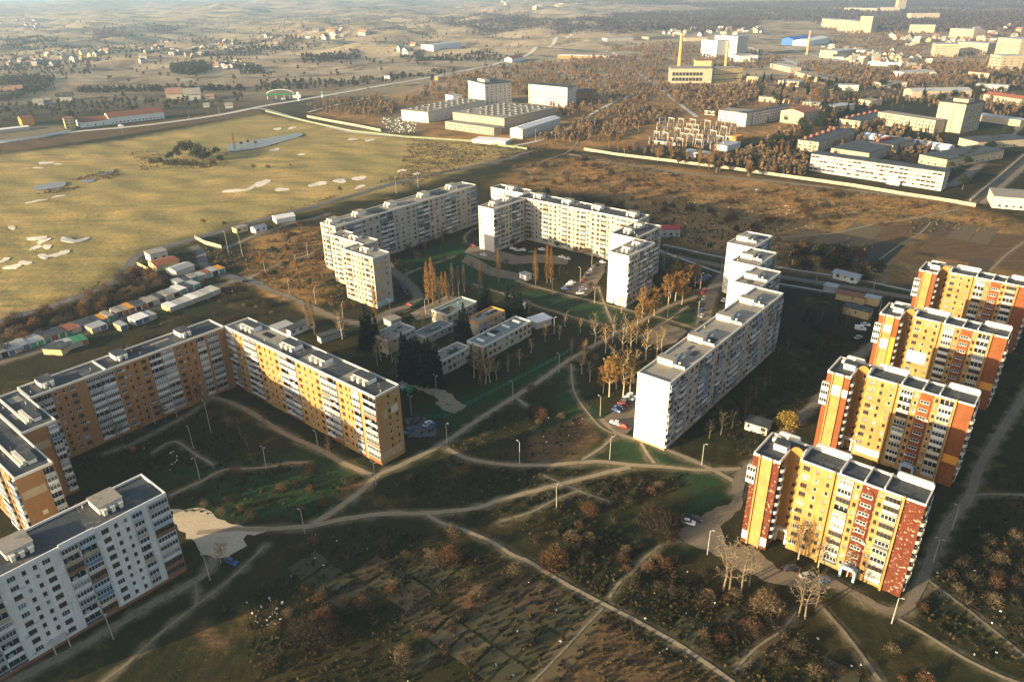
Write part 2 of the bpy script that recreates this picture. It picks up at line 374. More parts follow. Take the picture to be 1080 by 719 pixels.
# golf bunkers and ponds
def blob(name, cx, cy, rx, ry, mat, ang=0, n=26, lump=.35):
    P = []; ph = random.uniform(0, 6)
    for i in range(n):
        t = 2*math.pi*i/n; k = 1+lump*(.6*math.sin(2*t+ph)+.4*math.sin(3*t+ph*2))+random.uniform(-.09, .09)
        x = rx*k*math.cos(t); y = ry*k*math.sin(t); P.append((cx+x*math.cos(ang)-y*math.sin(ang), cy+x*math.sin(ang)+y*math.cos(ang)))
    pts = [at(*p) for p in P]; mb = MB(); c = sum(pts, Vector())/n
    rim = [(p.x, p.y, float(height(p.x, p.y))+.09) for p in pts]
    for i in range(n):
        mb.tri((c.x, c.y, float(height(c.x, c.y))+.09), rim[i], rim[(i+1) % n])
        q = Vector(rim[i]); q2 = Vector(rim[(i+1) % n]); mb.quad(q, q2, q2-Vector((0,0,.7)), q-Vector((0,0,.7)))
    o = mb.build(name, mat); o['kind'] = 'structure'; return o
for b_ in [(39,251,11,2.6,-.1),(46,254,8,2.6,-.4),(38,261,9,2,-.35),(50,260,7,2,-.1),(72,253,10,3.4,.1),(86,253,9,2.2,-.25),(46,270,7,2.6,.1),(57,269,12,2,-.1),(68,266,6,3.2,-.2),(14,281,10,3,-.1),(26,277,8,2.8,-.1),(5,274,7,2.4,-.3),(13,240,5,2,0),(248,201,17,1.7,-.1),(270,196,13,2.2,-.3),(277,193,9,3,-.25),(39,212,14,1,-.15),(62,207,9,1,-.1),
           (278,193,10,3,-.3),(297,200,8,2.4,-.1),(336,194,11,2.6,-.1),(359,190.5,9,2.4,-.1),(379,188,8,2.8,-.1),(380,197,7,1.7,-.2),(424,180,6,1.6,-.2),(440,183,6,1.4,-.2),(48,172,9,1.8,-.1),(40,177,6,.9,0),(61,173,5,.8,0),(290,158,6,1.6,-.1),(293,136,6,1.2,-.1),(308,135,6,1.2,-.1),(372,147,6,1.3,-.1),(390,148,7,1.3,-.1),(318,163,5,1,0)]:
    blob('sand_bunker', b_[0], b_[1], b_[2]*.82, b_[3]*.8, sand, b_[4])
m, t, b = nt('pond_water'); b.inputs['Base Color'].default_value = (.20,.19,.16,1); b.inputs['Roughness'].default_value = .3
bn = t.nodes.new('ShaderNodeBump'); bn.inputs['Strength'].default_value = .15; t.links.new(noise(t, geopos(t), 1.5, 3, .5, 0, 1), bn.inputs['Height']); t.links.new(bn.outputs[0], b.inputs['Normal'])
def pond(px, name='pond'):
    pts = smooth([at(*p) for p in px+[px[0]]], 4)[:-1]; z = max(float(height(p.x, p.y)) for p in pts)+.25
    mb = MB(); mb.poly([(p.x, p.y, z) for p in pts])
    for i, p in enumerate(pts):
        q = pts[(i+1) % len(pts)]; mb.quad((p.x,p.y,z),(q.x,q.y,z),(q.x,q.y,z-2),(p.x,p.y,z-2), 1)
    o = mb.build(name, [MATS['pond_water'], soil_m]); o['kind'] = 'structure'
pond([(239,154),(256,150),(280,147),(300,143),(316,141),(318,144),(298,150),(270,157),(243,160)]); pond([(36,197),(50,194.5),(68,192),(67,197),(50,200),(38,201)]); pond([(86,190),(100,188),(98,192),(88,193)]); pond([(105,183),(120,180),(118,183),(106,186)])

# ------------------------------------------------------------------ zones of the ground
def inpoly(P, x, y):
    P = np.asarray(P); r = np.zeros(x.shape, bool); n = len(P)
    for i in range(n):
        x0, y0 = P[i]; x1, y1 = P[(i+1) % n]
        c = (y0 > y) != (y1 > y)
        with np.errstate(divide='ignore', invalid='ignore'): r ^= c & (x < (x1-x0)*(y-y0)/(y1-y0+1e-12)+x0)
    return r
def dpoly(P, x, y):
    P = np.asarray(P, float); d = np.full(x.shape, 1e9); n = len(P)
    for i in range(n):
        ax, ay = P[i]; bx, by = P[(i+1) % n]; L2 = (bx-ax)**2+(by-ay)**2+1e-9
        t = np.clip(((x-ax)*(bx-ax)+(y-ay)*(by-ay))/L2, 0, 1); d = np.minimum(d, np.hypot(x-ax-t*(bx-ax), y-ay-t*(by-ay)))
    return np.where(inpoly(P, x, y), -d, d)
def gp(px): return [tuple(at(*p)[:2]) for p in px]
Z = dict(
 straw=[gp([(-200,210),(0,163),(120,150),(275,121),(330,130),(420,143),(548,158),(520,170),(418,200),(270,231),(145,266),(100,303),(0,337),(-100,370)])],
 green=[gp([(570,306),(625,320),(666,329.5),(662,334),(650,343),(640,341),(570,323),(530,307)]), gp([(425,275),(480,250),(500,262),(560,300),(520,305),(470,300),(430,300)]),
        gp([(430,440),(520,405),(590,372),(600,385),(560,408),(470,462),(450,440)]), gp([(600,386),(634,452),(613,484),(560,488),(580,440)]), gp([(690,470),(782,494),(776,506),(740,530),(690,490),(640,486),(660,462)]),
        gp([(705,330),(738,330),(735,347),(690,333)]), gp([(213,572),(240,571),(238,580),(220,584)]), gp([(170,500),(330,470),(390,500),(330,548),(205,545)]), gp([(720,585),(770,520),(782,500),(760,500),(720,530)])],
 soil=[gp([(637,647),(735,711),(770,735),(540,740)]), gp([(375,502),(392,511),(367,529),(350,522)]), gp([(557,461),(615,436),(634,461),(607,486),(557,486)]), gp([(201,665),(217,652),(240,677),(224,686)]),
       gp([(818,255),(885,246),(961,233),(979,240),(924,276),(904,263)]), gp([(981,240),(1090,249),(1090,290),(966,268)]), gp([(466,625),(500,602),(548,640),(512,660)]), gp([(552,598),(590,622),(560,660),(515,640)]), gp([(0,150),(275,113),(275,120),(0,162)])],
 rust=[gp([(560,172),(620,165),(1000,212),(1090,240),(1090,300),(960,300),(830,285),(700,255),(640,205),(520,195)]), gp([(265,250),(350,235),(350,290),(330,330),(262,300)]), gp([(430,150),(600,60),(860,60),(870,140),(620,158)]), gp([(330,120),(540,70),(640,50),(640,110),(430,140)])],
 bare=[gp([(400,140),(405,122),(440,120),(445,138)]), gp([(-100,142),(0,136),(70,132),(70,139),(0,151)])])
def lanes_d(x, y):
    d = np.full(x.shape, 1e9)
    for pl, hw, vg in LANES:
        if pl[:, 1].min() > 620: continue
        m = (x > pl[:, 0].min()-8) & (x < pl[:, 0].max()+8) & (y > pl[:, 1].min()-8) & (y < pl[:, 1].max()+8)
        if not m.any(): continue
        xs, ys = x[m], y[m]; dd = np.full(xs.shape, 1e9); q = pl[::2] if len(pl) > 6 else pl
        q = np.vstack([q, pl[-1:]])
        for (ax, ay), (bx, by) in zip(q, q[1:]):
            t = np.clip(((xs-ax)*(bx-ax)+(ys-ay)*(by-ay))/((bx-ax)**2+(by-ay)**2+1e-9), 0, 1)
            dd = np.minimum(dd, np.hypot(xs-ax-t*(bx-ax), ys-ay-t*(by-ay)))
        d[m] = np.minimum(d[m], dd-hw)
    return d
def zones(x, y):
    wx = x+3.5*wob(x, y, 26, 41)+1.2*wob(x, y, 7, 42); wy = y+3.5*wob(x, y, 30, 43)+1.2*wob(x, y, 8, 44)
    out = {}
    for k, polys in Z.items():
        v = np.zeros(x.shape)
        for P in polys:
            A = np.asarray(P); soft = (1.2 if k == 'soil' else 5.0)*(1 if A[:, 1].mean() < 420 else 3)
            m = (x > A[:, 0].min()-40) & (x < A[:, 0].max()+40) & (y > A[:, 1].min()-40) & (y < A[:, 1].max()+40)
            if m.any():
                q = np.zeros(x.shape); xx = (x if k == 'soil' else wx)[m]; yy = (y if k == 'soil' else wy)[m]
                q[m] = sst(soft, -soft, dpoly(P, xx, yy)); v = np.maximum(v, q)
        out[k] = v
    return out
def build_ground():
    ys = [-300., -150., -60., 0., 40.]; y = 60.
    while y < 15000:
        ys.append(y); y += max(1.3, .0062*y)
    ys = np.array(ys); tt = np.linspace(-1, 1, 560); Y, T = np.meshgrid(ys, tt, indexing='ij')
    X = T*np.maximum(1.0*Y+120, 260)
    zn = zones(X, Y); ld = lanes_d(X, Y)
    Hh = height(X, Y)
    rough = (1-np.clip(zn['green'], 0, 1)*.8)*sst(0, 4, ld)*sst(700, 400, Y)
    for P in AREAS+FLAT:
        m = (X > P[:, 0].min()-4) & (X < P[:, 0].max()+4) & (Y > P[:, 1].min()-4) & (Y < P[:, 1].max()+4)
        if m.any(): rough[m] *= sst(.3, 3.0, dpoly(P, X[m], Y[m]))
    Hh = Hh-rough*(.30*np.abs(wob(X, Y, 9, 61))+.2*np.abs(wob(X, Y, 4.5, 62)))-.02
    n0, n1 = X.shape; me = bpy.data.meshes.new('ground')
    co = np.stack([X, Y, Hh], -1).reshape(-1, 3)
    idx = np.arange(n0*n1).reshape(n0, n1); q = np.stack([idx[:-1, :-1], idx[:-1, 1:], idx[1:, 1:], idx[1:, :-1]], -1).reshape(-1, 4)
    me.vertices.add(len(co)); me.vertices.foreach_set('co', co.ravel()); me.loops.add(q.size); me.loops.foreach_set('vertex_index', q.ravel().astype(np.int32))
    me.polygons.add(len(q)); me.polygons.foreach_set('loop_start', np.arange(0, q.size, 4, dtype=np.int32)); me.polygons.foreach_set('loop_total', np.full(len(q), 4, np.int32))
    me.update(calc_edges=True); me.polygons.foreach_set('use_smooth', np.ones(len(q), bool))
    verge = sst(2.0, -.3, ld+.8*wob(X, Y, 6, 71))*.75
    for nm, (r, g, b_) in dict(cover=('straw', 'green', 'soil'), cover_b=('rust', 'bare', None)).items():
        at_ = me.attributes.new(nm, 'FLOAT_COLOR', 'POINT')
        ch = np.ones((len(co), 4), np.float32); ch[:, 0] = zn[r].ravel(); ch[:, 1] = zn[g].ravel() if g != 'bare' else np.maximum(zn['bare'], verge).ravel()
        ch[:, 2] = zn[b_].ravel() if b_ else sst(900, 1500, Y).ravel(); at_.data.foreach_set('color', ch.ravel())
    m, t, b = nt('ground_cover'); p = geopos(t)
    def attr(n):
        a = t.nodes.new('ShaderNodeAttribute'); a.attribute_name = n; s = t.nodes.new('ShaderNodeSeparateColor'); t.links.new(a.outputs['Color'], s.inputs[0]); return s.outputs
    c1, c2 = attr('cover'), attr('cover_b')
    big = noise(t, p, .022, 5, .62, .36, .64); mid = noise(t, p, .11, 5, .65, .38, .62); fine = noise(t, p, .7, 4, .7, .35, .65)
    o = mixc(t, big, (.017,.026,.011), (.055,.037,.014)); o = mixc(t, mid, o, (.026,.028,.010)); 
    o = mixc(t, noise(t, p, .06, 5, .7, .56, .72), o, (.135,.09,.033)); o = mixc(t, noise(t, p, .25, 4, .7, .58, .75), o, (.016,.02,.01)); o = mixc(t, noise(t, p, 1.3, 3, .7, .6, .8), o, (.11,.09,.045))
    rust = mixc(t, big, (.40,.205,.062), (.22,.135,.05)); rust = mixc(t, noise(t, p, .05, 5, .7, .5, .7), rust, (.50,.31,.115)); rust = mixc(t, noise(t, p, .035, 4, .6, .54, .70), rust, (.085,.085,.042)); rust = mixc(t, noise(t, p, .3, 5, .75, .52, .72), rust, (.11,.075,.035))
    o = mixc(t, c2[0], o, rust)
    stre = noise(t, p, 1., 6, .7, .36, .66, (rad(-24), .010, .05))
    straw = mixc(t, stre, (.50,.345,.125), (.25,.22,.08)); straw = mixc(t, noise(t, p, .03, 5, .6, .48, .66), straw, (.58,.38,.14)); straw = mixc(t, noise(t, p, .008, 3, .5, .42, .62), straw, (.31,.25,.09)); straw = mixc(t, noise(t, p, 1., 6, .7, .48, .75, (rad(-30), .02, .22)), straw, (.20,.18,.07)); straw = mixc(t, noise(t, p, .35, 4, .7, .5, .8), straw, (.26,.21,.08))
    o = mixc(t, c1[0], o, straw)
    lawn = mixc(t, mid, (.018,.058,.024), (.032,.054,.019)); lawn = mixc(t, noise(t, p, .18, 5, .7, .58, .72), lawn, (.075,.062,.03))
    o = mixc(t, c1[1], o, lawn)
    soil = mixc(t, noise(t, p, 1., 4, .6, .4, .6, (rad(-40), .05, .8)), (.10,.062,.030), (.155,.098,.048)); o = mixc(t, c1[2], o, soil)
    vor = t.nodes.new('ShaderNodeTexVoronoi'); vor.inputs['Scale'].default_value = 1.; mp = t.nodes.new('ShaderNodeMapping'); mp.inputs['Rotation'].default_value = (0, 0, rad(24)); mp.inputs['Scale'].default_value = (.0012, .0026, 1)
    t.links.new(p, mp.inputs[0]); t.links.new(mp.outputs[0], vor.inputs['Vector']); sv = t.nodes.new('ShaderNodeSeparateColor'); t.links.new(vor.outputs['Color'], sv.inputs[0])
    farc = mixc(t, sv.outputs[0], (.47,.36,.235), (.26,.27,.175)); farc = mixc(t, sv.outputs[1], farc, (.34,.25,.16)); farc = mixc(t, noise(t, p, .006, 6, .65, .5, .66), farc, (.20,.155,.105)); farc = mixc(t, noise(t, p, .03, 4, .6, .52, .75), farc, (.54,.44,.31)); farc = mixc(t, noise(t, p, .012, 5, .7, .54, .62), farc, (.15,.12,.085))
    o = mixc(t, c2[2], o, farc)
    bare = mixc(t, fine, (.27,.215,.135), (.16,.13,.075)); o = mixc(t, c2[1], o, bare)
    o = mixc(t, noise(t, p, .5, 5, .75, .45, .9), o, tuple(x*1 for x in (.03,.028,.014)))
    t.links.new(o, b.inputs['Base Color']); b.inputs['Roughness'].default_value = .95; b.inputs['Specular IOR Level'].default_value = .05
    bn = t.nodes.new('ShaderNodeBump'); bn.inputs['Distance'].default_value = .35; bn.inputs['Strength'].default_value = .7
    t.links.new(noise(t, p, .9, 5, .75, 0, 1), bn.inputs['Height']); t.links.new(bn.outputs[0], b.inputs['Normal'])
    me.materials.append(m); o = link('ground', me); o['kind'] = 'structure'
build_ground()

# ------------------------------------------------------------------ building kit
PROTO = {}
def proto(key, fn):
    if key not in PROTO:
        mb, mats, nm = fn(); PROTO[key] = (mb, mats, nm, mb.mesh(nm, mats))
    return PROTO[key]
def window_fn(w, h, fr, gl, rows=2):
    def fn():
        mb = MB(); t = .065
        mb.box(-w/2, w/2, .07, .13, 0, t); mb.box(-w/2, w/2, .07, .13, h-t, h)
        n = 1 if w < 1.1 else (2 if w < 1.7 else 3)
        for i in range(n+1):
            x = -w/2+(w-t)*i/n; mb.box(x, x+t, .07, .13, t, h-t)
        mb.quad((-w/2+.01, .115, .01), (w/2-.01, .115, .01), (w/2-.01, .115, h-.01), (-w/2+.01, .115, h-.01), 1)
        mb.box(-w/2-.06, w/2+.06, -.09, .06, -.06, -.003)
        return mb, [fr, gl], 'window'
    return fn
def balcony_fn(w, style, panel, pr, fh=2.8):
    def fn():
        mb = MB(); y0 = -pr; frame = brown_frame if style == 2 else white_frame
        mb.box(-w/2, w/2, y0, 1.12, 0, .16, 3)
        hp = 1.05
        mb.box(-w/2+.02, w/2-.02, y0-.03, y0+.05, .10, hp, 0)
        if pr > .1:
            for s in (-1, 1): mb.box(s*(w/2-.05)-.04, s*(w/2-.05)+.04, y0+.05, .0, .16, hp, 0)
        if style == 0:
            mb.box(-w/2+.02, w/2-.02, y0-.05, y0+.07, hp, hp+.06, 1)
            mb.quad((-w/2+.1, 1.10, .2), (w/2-.1, 1.10, .2), (w/2-.1, 1.10, 2.45), (-w/2+.1, 1.10, 2.45), 2)
            for x in (-w*.2, w*.15): mb.box(x-.05, x+.05, 1.04, 1.095, .2, 2.45, 1)
            if random.random() < .5: mb.box(-w*.35, -w*.05, .1, .7, .17, 1.2, 0)
        else:
            n = max(3, int(w/.75)); zt = fh-.28
            mb.box(-w/2+.02, w/2-.02, y0-.04, y0+.06, hp, hp+.10, 1); mb.box(-w/2+.02, w/2-.02, y0-.04, y0+.06, zt-.1, zt, 1)
            for i in range(n+1):
                x = -w/2+.02+(w-.12)*i/n; mb.box(x, x+.08, y0-.03, y0+.05, hp+.1, zt-.1, 1)
            mb.quad((-w/2+.03, y0+.02, hp+.1), (w/2-.03, y0+.02, hp+.1), (w/2-.03, y0+.02, zt-.1), (-w/2+.03, y0+.02, zt-.1), 2)
            mb.box(-w/2+.02, w/2-.02, y0-.06, .3, zt, zt+.1, 0)
            if pr > .1:
                for s in (-1, 1): mb.quad((s*(w/2-.04), y0+.05, hp), (s*(w/2-.04), 0, hp), (s*(w/2-.04), 0, zt), (s*(w/2-.04), y0+.05, zt), 2)
        return mb, [panel, frame, glass if style != 3 else glass_pale, concrete], 'balcony'
    return fn
def round_balcony_fn(r, panel):
    def fn():
        mb = MB(); n = 8
        pts = [(r*math.cos(math.pi+math.pi*i/n), r*.8*math.sin(math.pi+math.pi*i/n)) for i in range(n+1)]
        mb.prism(pts, 0, .16, 3)
        for a, b in zip(pts, pts[1:]):
            k = .94; mb.quad((a[0],a[1],.1),(b[0],b[1],.1),(b[0],b[1],1.1),(a[0],a[1],1.1), 0); mb.quad((b[0]*k,b[1]*k,.1),(a[0]*k,a[1]*k,.1),(a[0]*k,a[1]*k,1.1),(b[0]*k,b[1]*k,1.1), 0)
            mb.quad((a[0],a[1],1.1),(b[0],b[1],1.1),(b[0]*k,b[1]*k,1.1),(a[0]*k,a[1]*k,1.1), 0)
        mb.quad((-r*.8,-.03,.2),(r*.8,-.03,.2),(r*.8,-.03,2.4),(-r*.8,-.03,2.4), 2)
        return mb, [panel, white_frame, glass, concrete], 'rounded_balcony'
    return fn
TOK = re.compile(r'([a-zA-Z])([A-Z]?)([\d.]+)')
class Facade:
    """one straight stretch of wall: org + axis along it, outward normal to the right-hand side of the axis"""
    def __init__(s, wall, items, org, ax, z0=1.0, nfl=9, fh=2.8, top=27, matmap=None, bal=None, pr=.25, wscale=1.0, frames=None):
        s.wall, s.items, s.o, s.ax = wall, items, org, ax; s.z0, s.nfl, s.fh, s.top = z0, nfl, fh, top
        s.mm = matmap or {}; s.bal = bal or [(1, 'white'), (0, 'grey')]; s.pr = pr; s.ws = wscale; s.frames = frames or [(white_frame, glass), (brown_frame, glass), (brown_frame, glass)]
        s.rz = math.atan2(ax[1], ax[0])
    def P(s, x, t, z):                                # along, outward, up
        return (s.o[0]+s.ax[0]*x+s.ax[1]*t, s.o[1]+s.ax[1]*x-s.ax[0]*t, z)
    def q(s, x0, x1, z0, z1, t=0, m=0): s.wall.quad(s.P(x0,t,z0), s.P(x1,t,z0), s.P(x1,t,z1), s.P(x0,t,z1), m)
    def hole(s, x0, x1, z0, z1, dep, m=0):
        s.wall.quad(s.P(x0,0,z0), s.P(x0,-dep,z0), s.P(x0,-dep,z1), s.P(x0,0,z1), m); s.wall.quad(s.P(x1,-dep,z0), s.P(x1,0,z0), s.P(x1,0,z1), s.P(x1,-dep,z1), m)
        s.wall.quad(s.P(x0,0,z1), s.P(x0,-dep,z1), s.P(x1,-dep,z1), s.P(x1,0,z1), m); s.wall.quad(s.P(x0,-dep,z0), s.P(x0,0,z0), s.P(x1,0,z0), s.P(x1,-dep,z0), m)
    def item(s, key, fn, x, t, z): s.items.append((key, fn, s.P(x, t, z), s.rz))
    def run(s, spec, L, base=-1.5):
        toks = TOK.findall(spec); k = L/sum(float(a[2]) for a in toks); x = 0
        for kind, mk, w in toks:
            w = float(w)*k; m = s.mm.get(mk, 0); x1 = x+w; c = x+w/2
            if kind in 'nP':
                s.q(x, x1, base, s.top, 0, m)
                if kind == 'P':
                    for i in range(s.nfl):
                        ww = round(w*.62, 1); s.item(('win', ww, .9, 0), window_fn(ww, .9, white_frame, glass), c, .15, s.z0+i*s.fh+1.1)
            elif kind in 'wsD':
                ww, wh, zo = {'w': (1.75, 1.45, .85), 's': (.95, 1.3, .95), 'D': (1.3, 1.1, 1.9)}[kind]; ww = min(ww, w-.3)
                ww = round(ww*s.ws, 1)
                s.q(x, c-ww/2, base, s.top, 0, m); s.q(c+ww/2, x1, base, s.top, 0, m); zl = base
                for i in range(s.nfl):
                    za = s.z0+i*s.fh+zo; zb = za+wh
                    if zb > s.top-.3: break
                    s.q(c-ww/2, c+ww/2, zl, za, 0, m); s.hole(c-ww/2, c+ww/2, za, zb, .14, m); zl = zb
                    v = random.choices(range(len(s.frames)+1), [6]*len(s.frames)+[2])[0]
                    fr, gl = (white_frame, glass_pale) if v == len(s.frames) else s.frames[v]
                    s.item(('win', ww, wh, fr.name, gl.name), window_fn(ww, wh, fr, gl), c, -.0, za)
                s.q(c-ww/2, c+ww/2, zl, s.top, 0, m)
            elif kind == 'L':
                e = .12; zt = s.z0+s.nfl*s.fh-.1; bw = round(w-2*e-.04, 1)
                s.q(x, x+e, base, s.top, 0, m); s.q(x1-e, x1, base, s.top, 0, m); s.q(x+e, x1-e, base, s.z0, 0, m); s.q(x+e, x1-e, zt, s.top, 0, m)
                s.hole(x+e, x1-e, s.z0, zt, 1.15, m); s.q(x+e, x1-e, s.z0, zt, -1.15, m)
                for i in range(s.nfl):
                    st, pc = random.choice(s.bal)
                    s.item(('bal', bw, st, pc, s.pr, random.randint(0, 1)), balcony_fn(bw, st, pan[pc], s.pr, s.fh), c, 0, s.z0+i*s.fh)
            x = x1
def ac_fn():
    mb = MB(); mb.box(-.42, .42, -.38, -.08, 0, .6); mb.box(-.34, .34, -.40, -.383, .06, .54, 1); mb.box(-.3, -.25, -.08, .0, .1, .2); mb.box(.25, .3, -.08, .0, .1, .2)
    return mb, [white_frame, concrete], 'air_conditioner'
def dish_fn():
    mb = MB(); mb.tube((0,0,.3), (0,-.35,.35), .03, .03, 5); n = 10; c = (0,-.36,.35)
    P = [(.42*math.cos(2*math.pi*i/n), -.55-.05*math.sin(2*math.pi*i/n), .38+.42*math.sin(2*math.pi*i/n)) for i in range(n)]
    for i in range(n): mb.tri(c, P[i], P[(i+1) % n]); mb.tri(c, P[(i+1) % n], P[i])
    return mb, [white_frame], 'satellite_dish'
def finish_items(root, items, limit=100):
    for it in list(items):
        if it[0][0] == 'win' and it[0][1] > .9 and len(items) > 60:
            ca, sa = math.cos(it[3]), math.sin(it[3])
            if random.random() < .09: dx = it[0][1]/2+.55; items.append((('ac',), ac_fn, (it[2][0]+ca*dx, it[2][1]+sa*dx, it[2][2]-.1), it[3]))
            elif random.random() < .05: dx = -it[0][1]/2-.4; items.append((('dish',), dish_fn, (it[2][0]+ca*dx, it[2][1]+sa*dx, it[2][2]), it[3]))
    M = root.matrix_basis if hasattr(root, 'matrix_basis') else Matrix()
    R = Matrix.Translation(root.location) @ Matrix.Rotation(root.rotation_euler.z, 4, 'Z'); cam = Vector((0, 0, CAM_H))
    by = {}
    for it in items:
        pr = proto(it[0], it[1]); by.setdefault(pr[2], []).append((((R @ Vector(it[2]))-cam).length, it, pr))
    for nm, L in by.items():
        L.sort(key=lambda e: e[0])
        for d, it, pr in L[:limit]: link(nm, pr[3], root, it[2], it[3])
        if L[limit:]:
            mb = MB(); mats = []
            for d, it, pr in L[limit:]:
                rm = []
                for m in pr[1]:
                    if m not in mats: mats.append(m)
                    rm.append(mats.index(m))
                mb.add(pr[0], Matrix.Translation(it[2]) @ Matrix.Rotation(it[3], 4, 'Z'), rm)
            tag(mb.build(nm, mats, root), kind='stuff')
def parapet(root, x0, x1, y0, y1, z, h=.55, th=.35, mat=None, name='parapet', out=.04):
    mb = MB(); x0 -= out; x1 += out; y0 -= out; y1 += out
    mb.box(x0, x1, y0, y0+th, z-.25, z+h); mb.box(x0, x1, y1-th, y1, z-.25, z+h); mb.box(x0, x0+th, y0+th, y1-th, z-.25, z+h); mb.box(x1-th, x1, y0+th, y1-th, z-.25, z+h)
    return mb.build(name, mat or cream, root)
def lift_house(root, x, y, w, d, z, h=2.3, wall=None, roof=None, vents=2, vert=False):
    mb = MB(); mb.box(x-w/2, x+w/2, y-d/2, y+d/2, z-.05, z+h); o = mb.build('lift_house', wall or whitewash, root)
    mb = MB(); mb.box(x-w/2-.2, x+w/2+.2, y-d/2-.2, y+d/2+.2, z+h, z+h+.22); mb.build('lift_house_roof', roof or tar, o)
    mb = MB()
    for i in range(vents):
        px = x-w/2+1+(w-2)*i/max(1, vents-1) if not vert else x+w/2+.9; py = y-d/2-.9 if not vert else y-d/2+1+(d-2)*i/max(1, vents-1)
        mb.box(px-.55, px+.55, py-.45, py+.45, z-.05, z+1.3); mb.box(px-.7, px+.7, py-.6, py+.6, z+1.45, z+1.6)
        for sx in (-.45, .45): mb.box(px+sx-.06, px+sx+.06, py-.3, py+.3, z+1.3, z+1.45)
    mb.build('roof_vent', cream, o)
FOOT = []
def block(name, label, cat, group, a0, a1, b0, b1, wallmat, front=None, right=None, H=26.7, nfl=9, fh=2.8, z0=1.0, bal=None, rbal=None, pr=.25, roofm=None, coping=None, plinth=None, matmap=None, mats=None, houses=(), frames=None, base_h=None, patches=(), limit=100, hw=None):
    """a slab of the estate standing on the grid: a = depth away from the viewer, b = sideways"""
    x, y = W2(a0, b0); root = thing(name, label, cat, (x, y, 0), GRID-math.pi/2, group); FOOT.append((a0, a1, b0, b1))
    W, D = b1-b0, a1-a0; wall = MB(); items = []
    kw = dict(z0=z0, nfl=nfl, fh=fh, top=H, matmap=matmap, pr=pr, frames=frames)
    Facade(wall, items, (0, 0), (1, 0), bal=bal, **kw).run(front or 'n1', W)
    Facade(wall, items, (W, 0), (0, 1), bal=rbal or bal, **kw).run(right or 'n1', D)
    wall.quad((W,D,-1.5),(0,D,-1.5),(0,D,H),(W,D,H)); wall.quad((0,D,-1.5),(0,0,-1.5),(0,0,H),(0,D,H))
    wall.build('wall', [wallmat]+list(mats or []), root)
    mb = MB(); mb.quad((0,0,H-.03),(W,0,H-.03),(W,D,H-.03),(0,D,H-.03))
    mb.build('roof', roofm or tar, root)
    parapet(root, 0, W, 0, D, H, mat=coping)
    if plinth:
        mb = MB(); e = .05; t = .04
        mb.box(-t, W+t, -t, 0, -1.4, .75); mb.box(W, W+t, 0, D+t, -1.4, .75); mb.build('plinth', plinth, root)
    for h in houses: lift_house(root, *h[:4], H, *(h[4:] if len(h) > 4 else ()), wall=hw)
    for face, s0, s1, za, zb, pm in patches:
        mb = MB()
        if face == 'f': mb.box(s0, s1, -.05, .0, za, zb)
        else: mb.box(W, W+.05, s0, s1, za, zb)
        mb.build('repaired_panel', pm, root)
    rs = random.Random(int(a0*7+b0))
    for i in range(5 if W*D > 500 else 3):
        x0 = rs.uniform(.5, W*.6); y0 = rs.uniform(.5, D*.7); pw = rs.uniform(1.5, min(7, W-x0-.5)); pd = rs.uniform(1.2, max(1.3, min(8, D-y0-.5))); mb = MB(); z_ = H-.012+i*.003
        mb.quad((x0,y0,z_), (x0+pw,y0,z_), (x0+pw,y0+pd,z_), (x0,y0+pd,z_)); mb.build('roof_patch', rs.choice([tar, tar_tan, blackish]), root)
    for i in range(4 if W*D > 500 else 2):
        x0 = rs.uniform(1.2, W-1.2); y0 = rs.uniform(1.2, D-1.2); mb = MB(); mb.tube((x0,y0,H-.05), (x0,y0,H+rs.uniform(.7, 1.1)), .16, .16, 6); mb.build('roof_pipe', concrete, root)
        x0 = rs.uniform(1.2, W-1.2); y0 = rs.uniform(1.2, D-1.2); mb = MB(); mb.tube((x0,y0,H-.05), (x0,y0,H+3.2), .04, .03, 5)
        for k in range(4): mb.tube((x0-.7+.1*k,y0,H+2.0+.3*k), (x0+.7-.1*k,y0,H+2.0+.3*k), .02, .02, 4)
        mb.build('aerial', rail_steel, root)
    finish_items(root, items, limit); return root, W, D
def roof_strips(root, segs, H, mat):
    for x0, x1, y0, y1 in segs:
        mb = MB(); mb.box(x0, x1, y0, y1, H-.02, H+.02); mb.build('roof_patch', mat, root)

mixA = [(1,'white'),(1,'white'),(0,'white'),(1,'grey'),(1,'cream'),(0,'tan'),(2,'brown'),(1,'blue'),(0,'dark'),(1,'sky'),(3,'white')]
mixB = [(1,'white'),(1,'white'),(1,'grey'),(0,'grey'),(0,'white'),(3,'white'),(1,'grey')]
mixC = [(1,'white'),(0,'grey'),(0,'dark'),(1,'grey'),(0,'white'),(1,'white'),(1,'teal'),(0,'grey'),(1,'sky'),(1,'dark'),(1,'blue')]
mixY = [(1,'white'),(2,'white'),(0,'cream'),(1,'cream'),(3,'white'),(1,'tan'),(0,'white'),(2,'tan'),(1,'grey'),(0,'tan'),(2,'cream'),(1,'dark')]
bfr = [(white_frame, glass), (brown_frame, glass), (brown_frame, glass)]

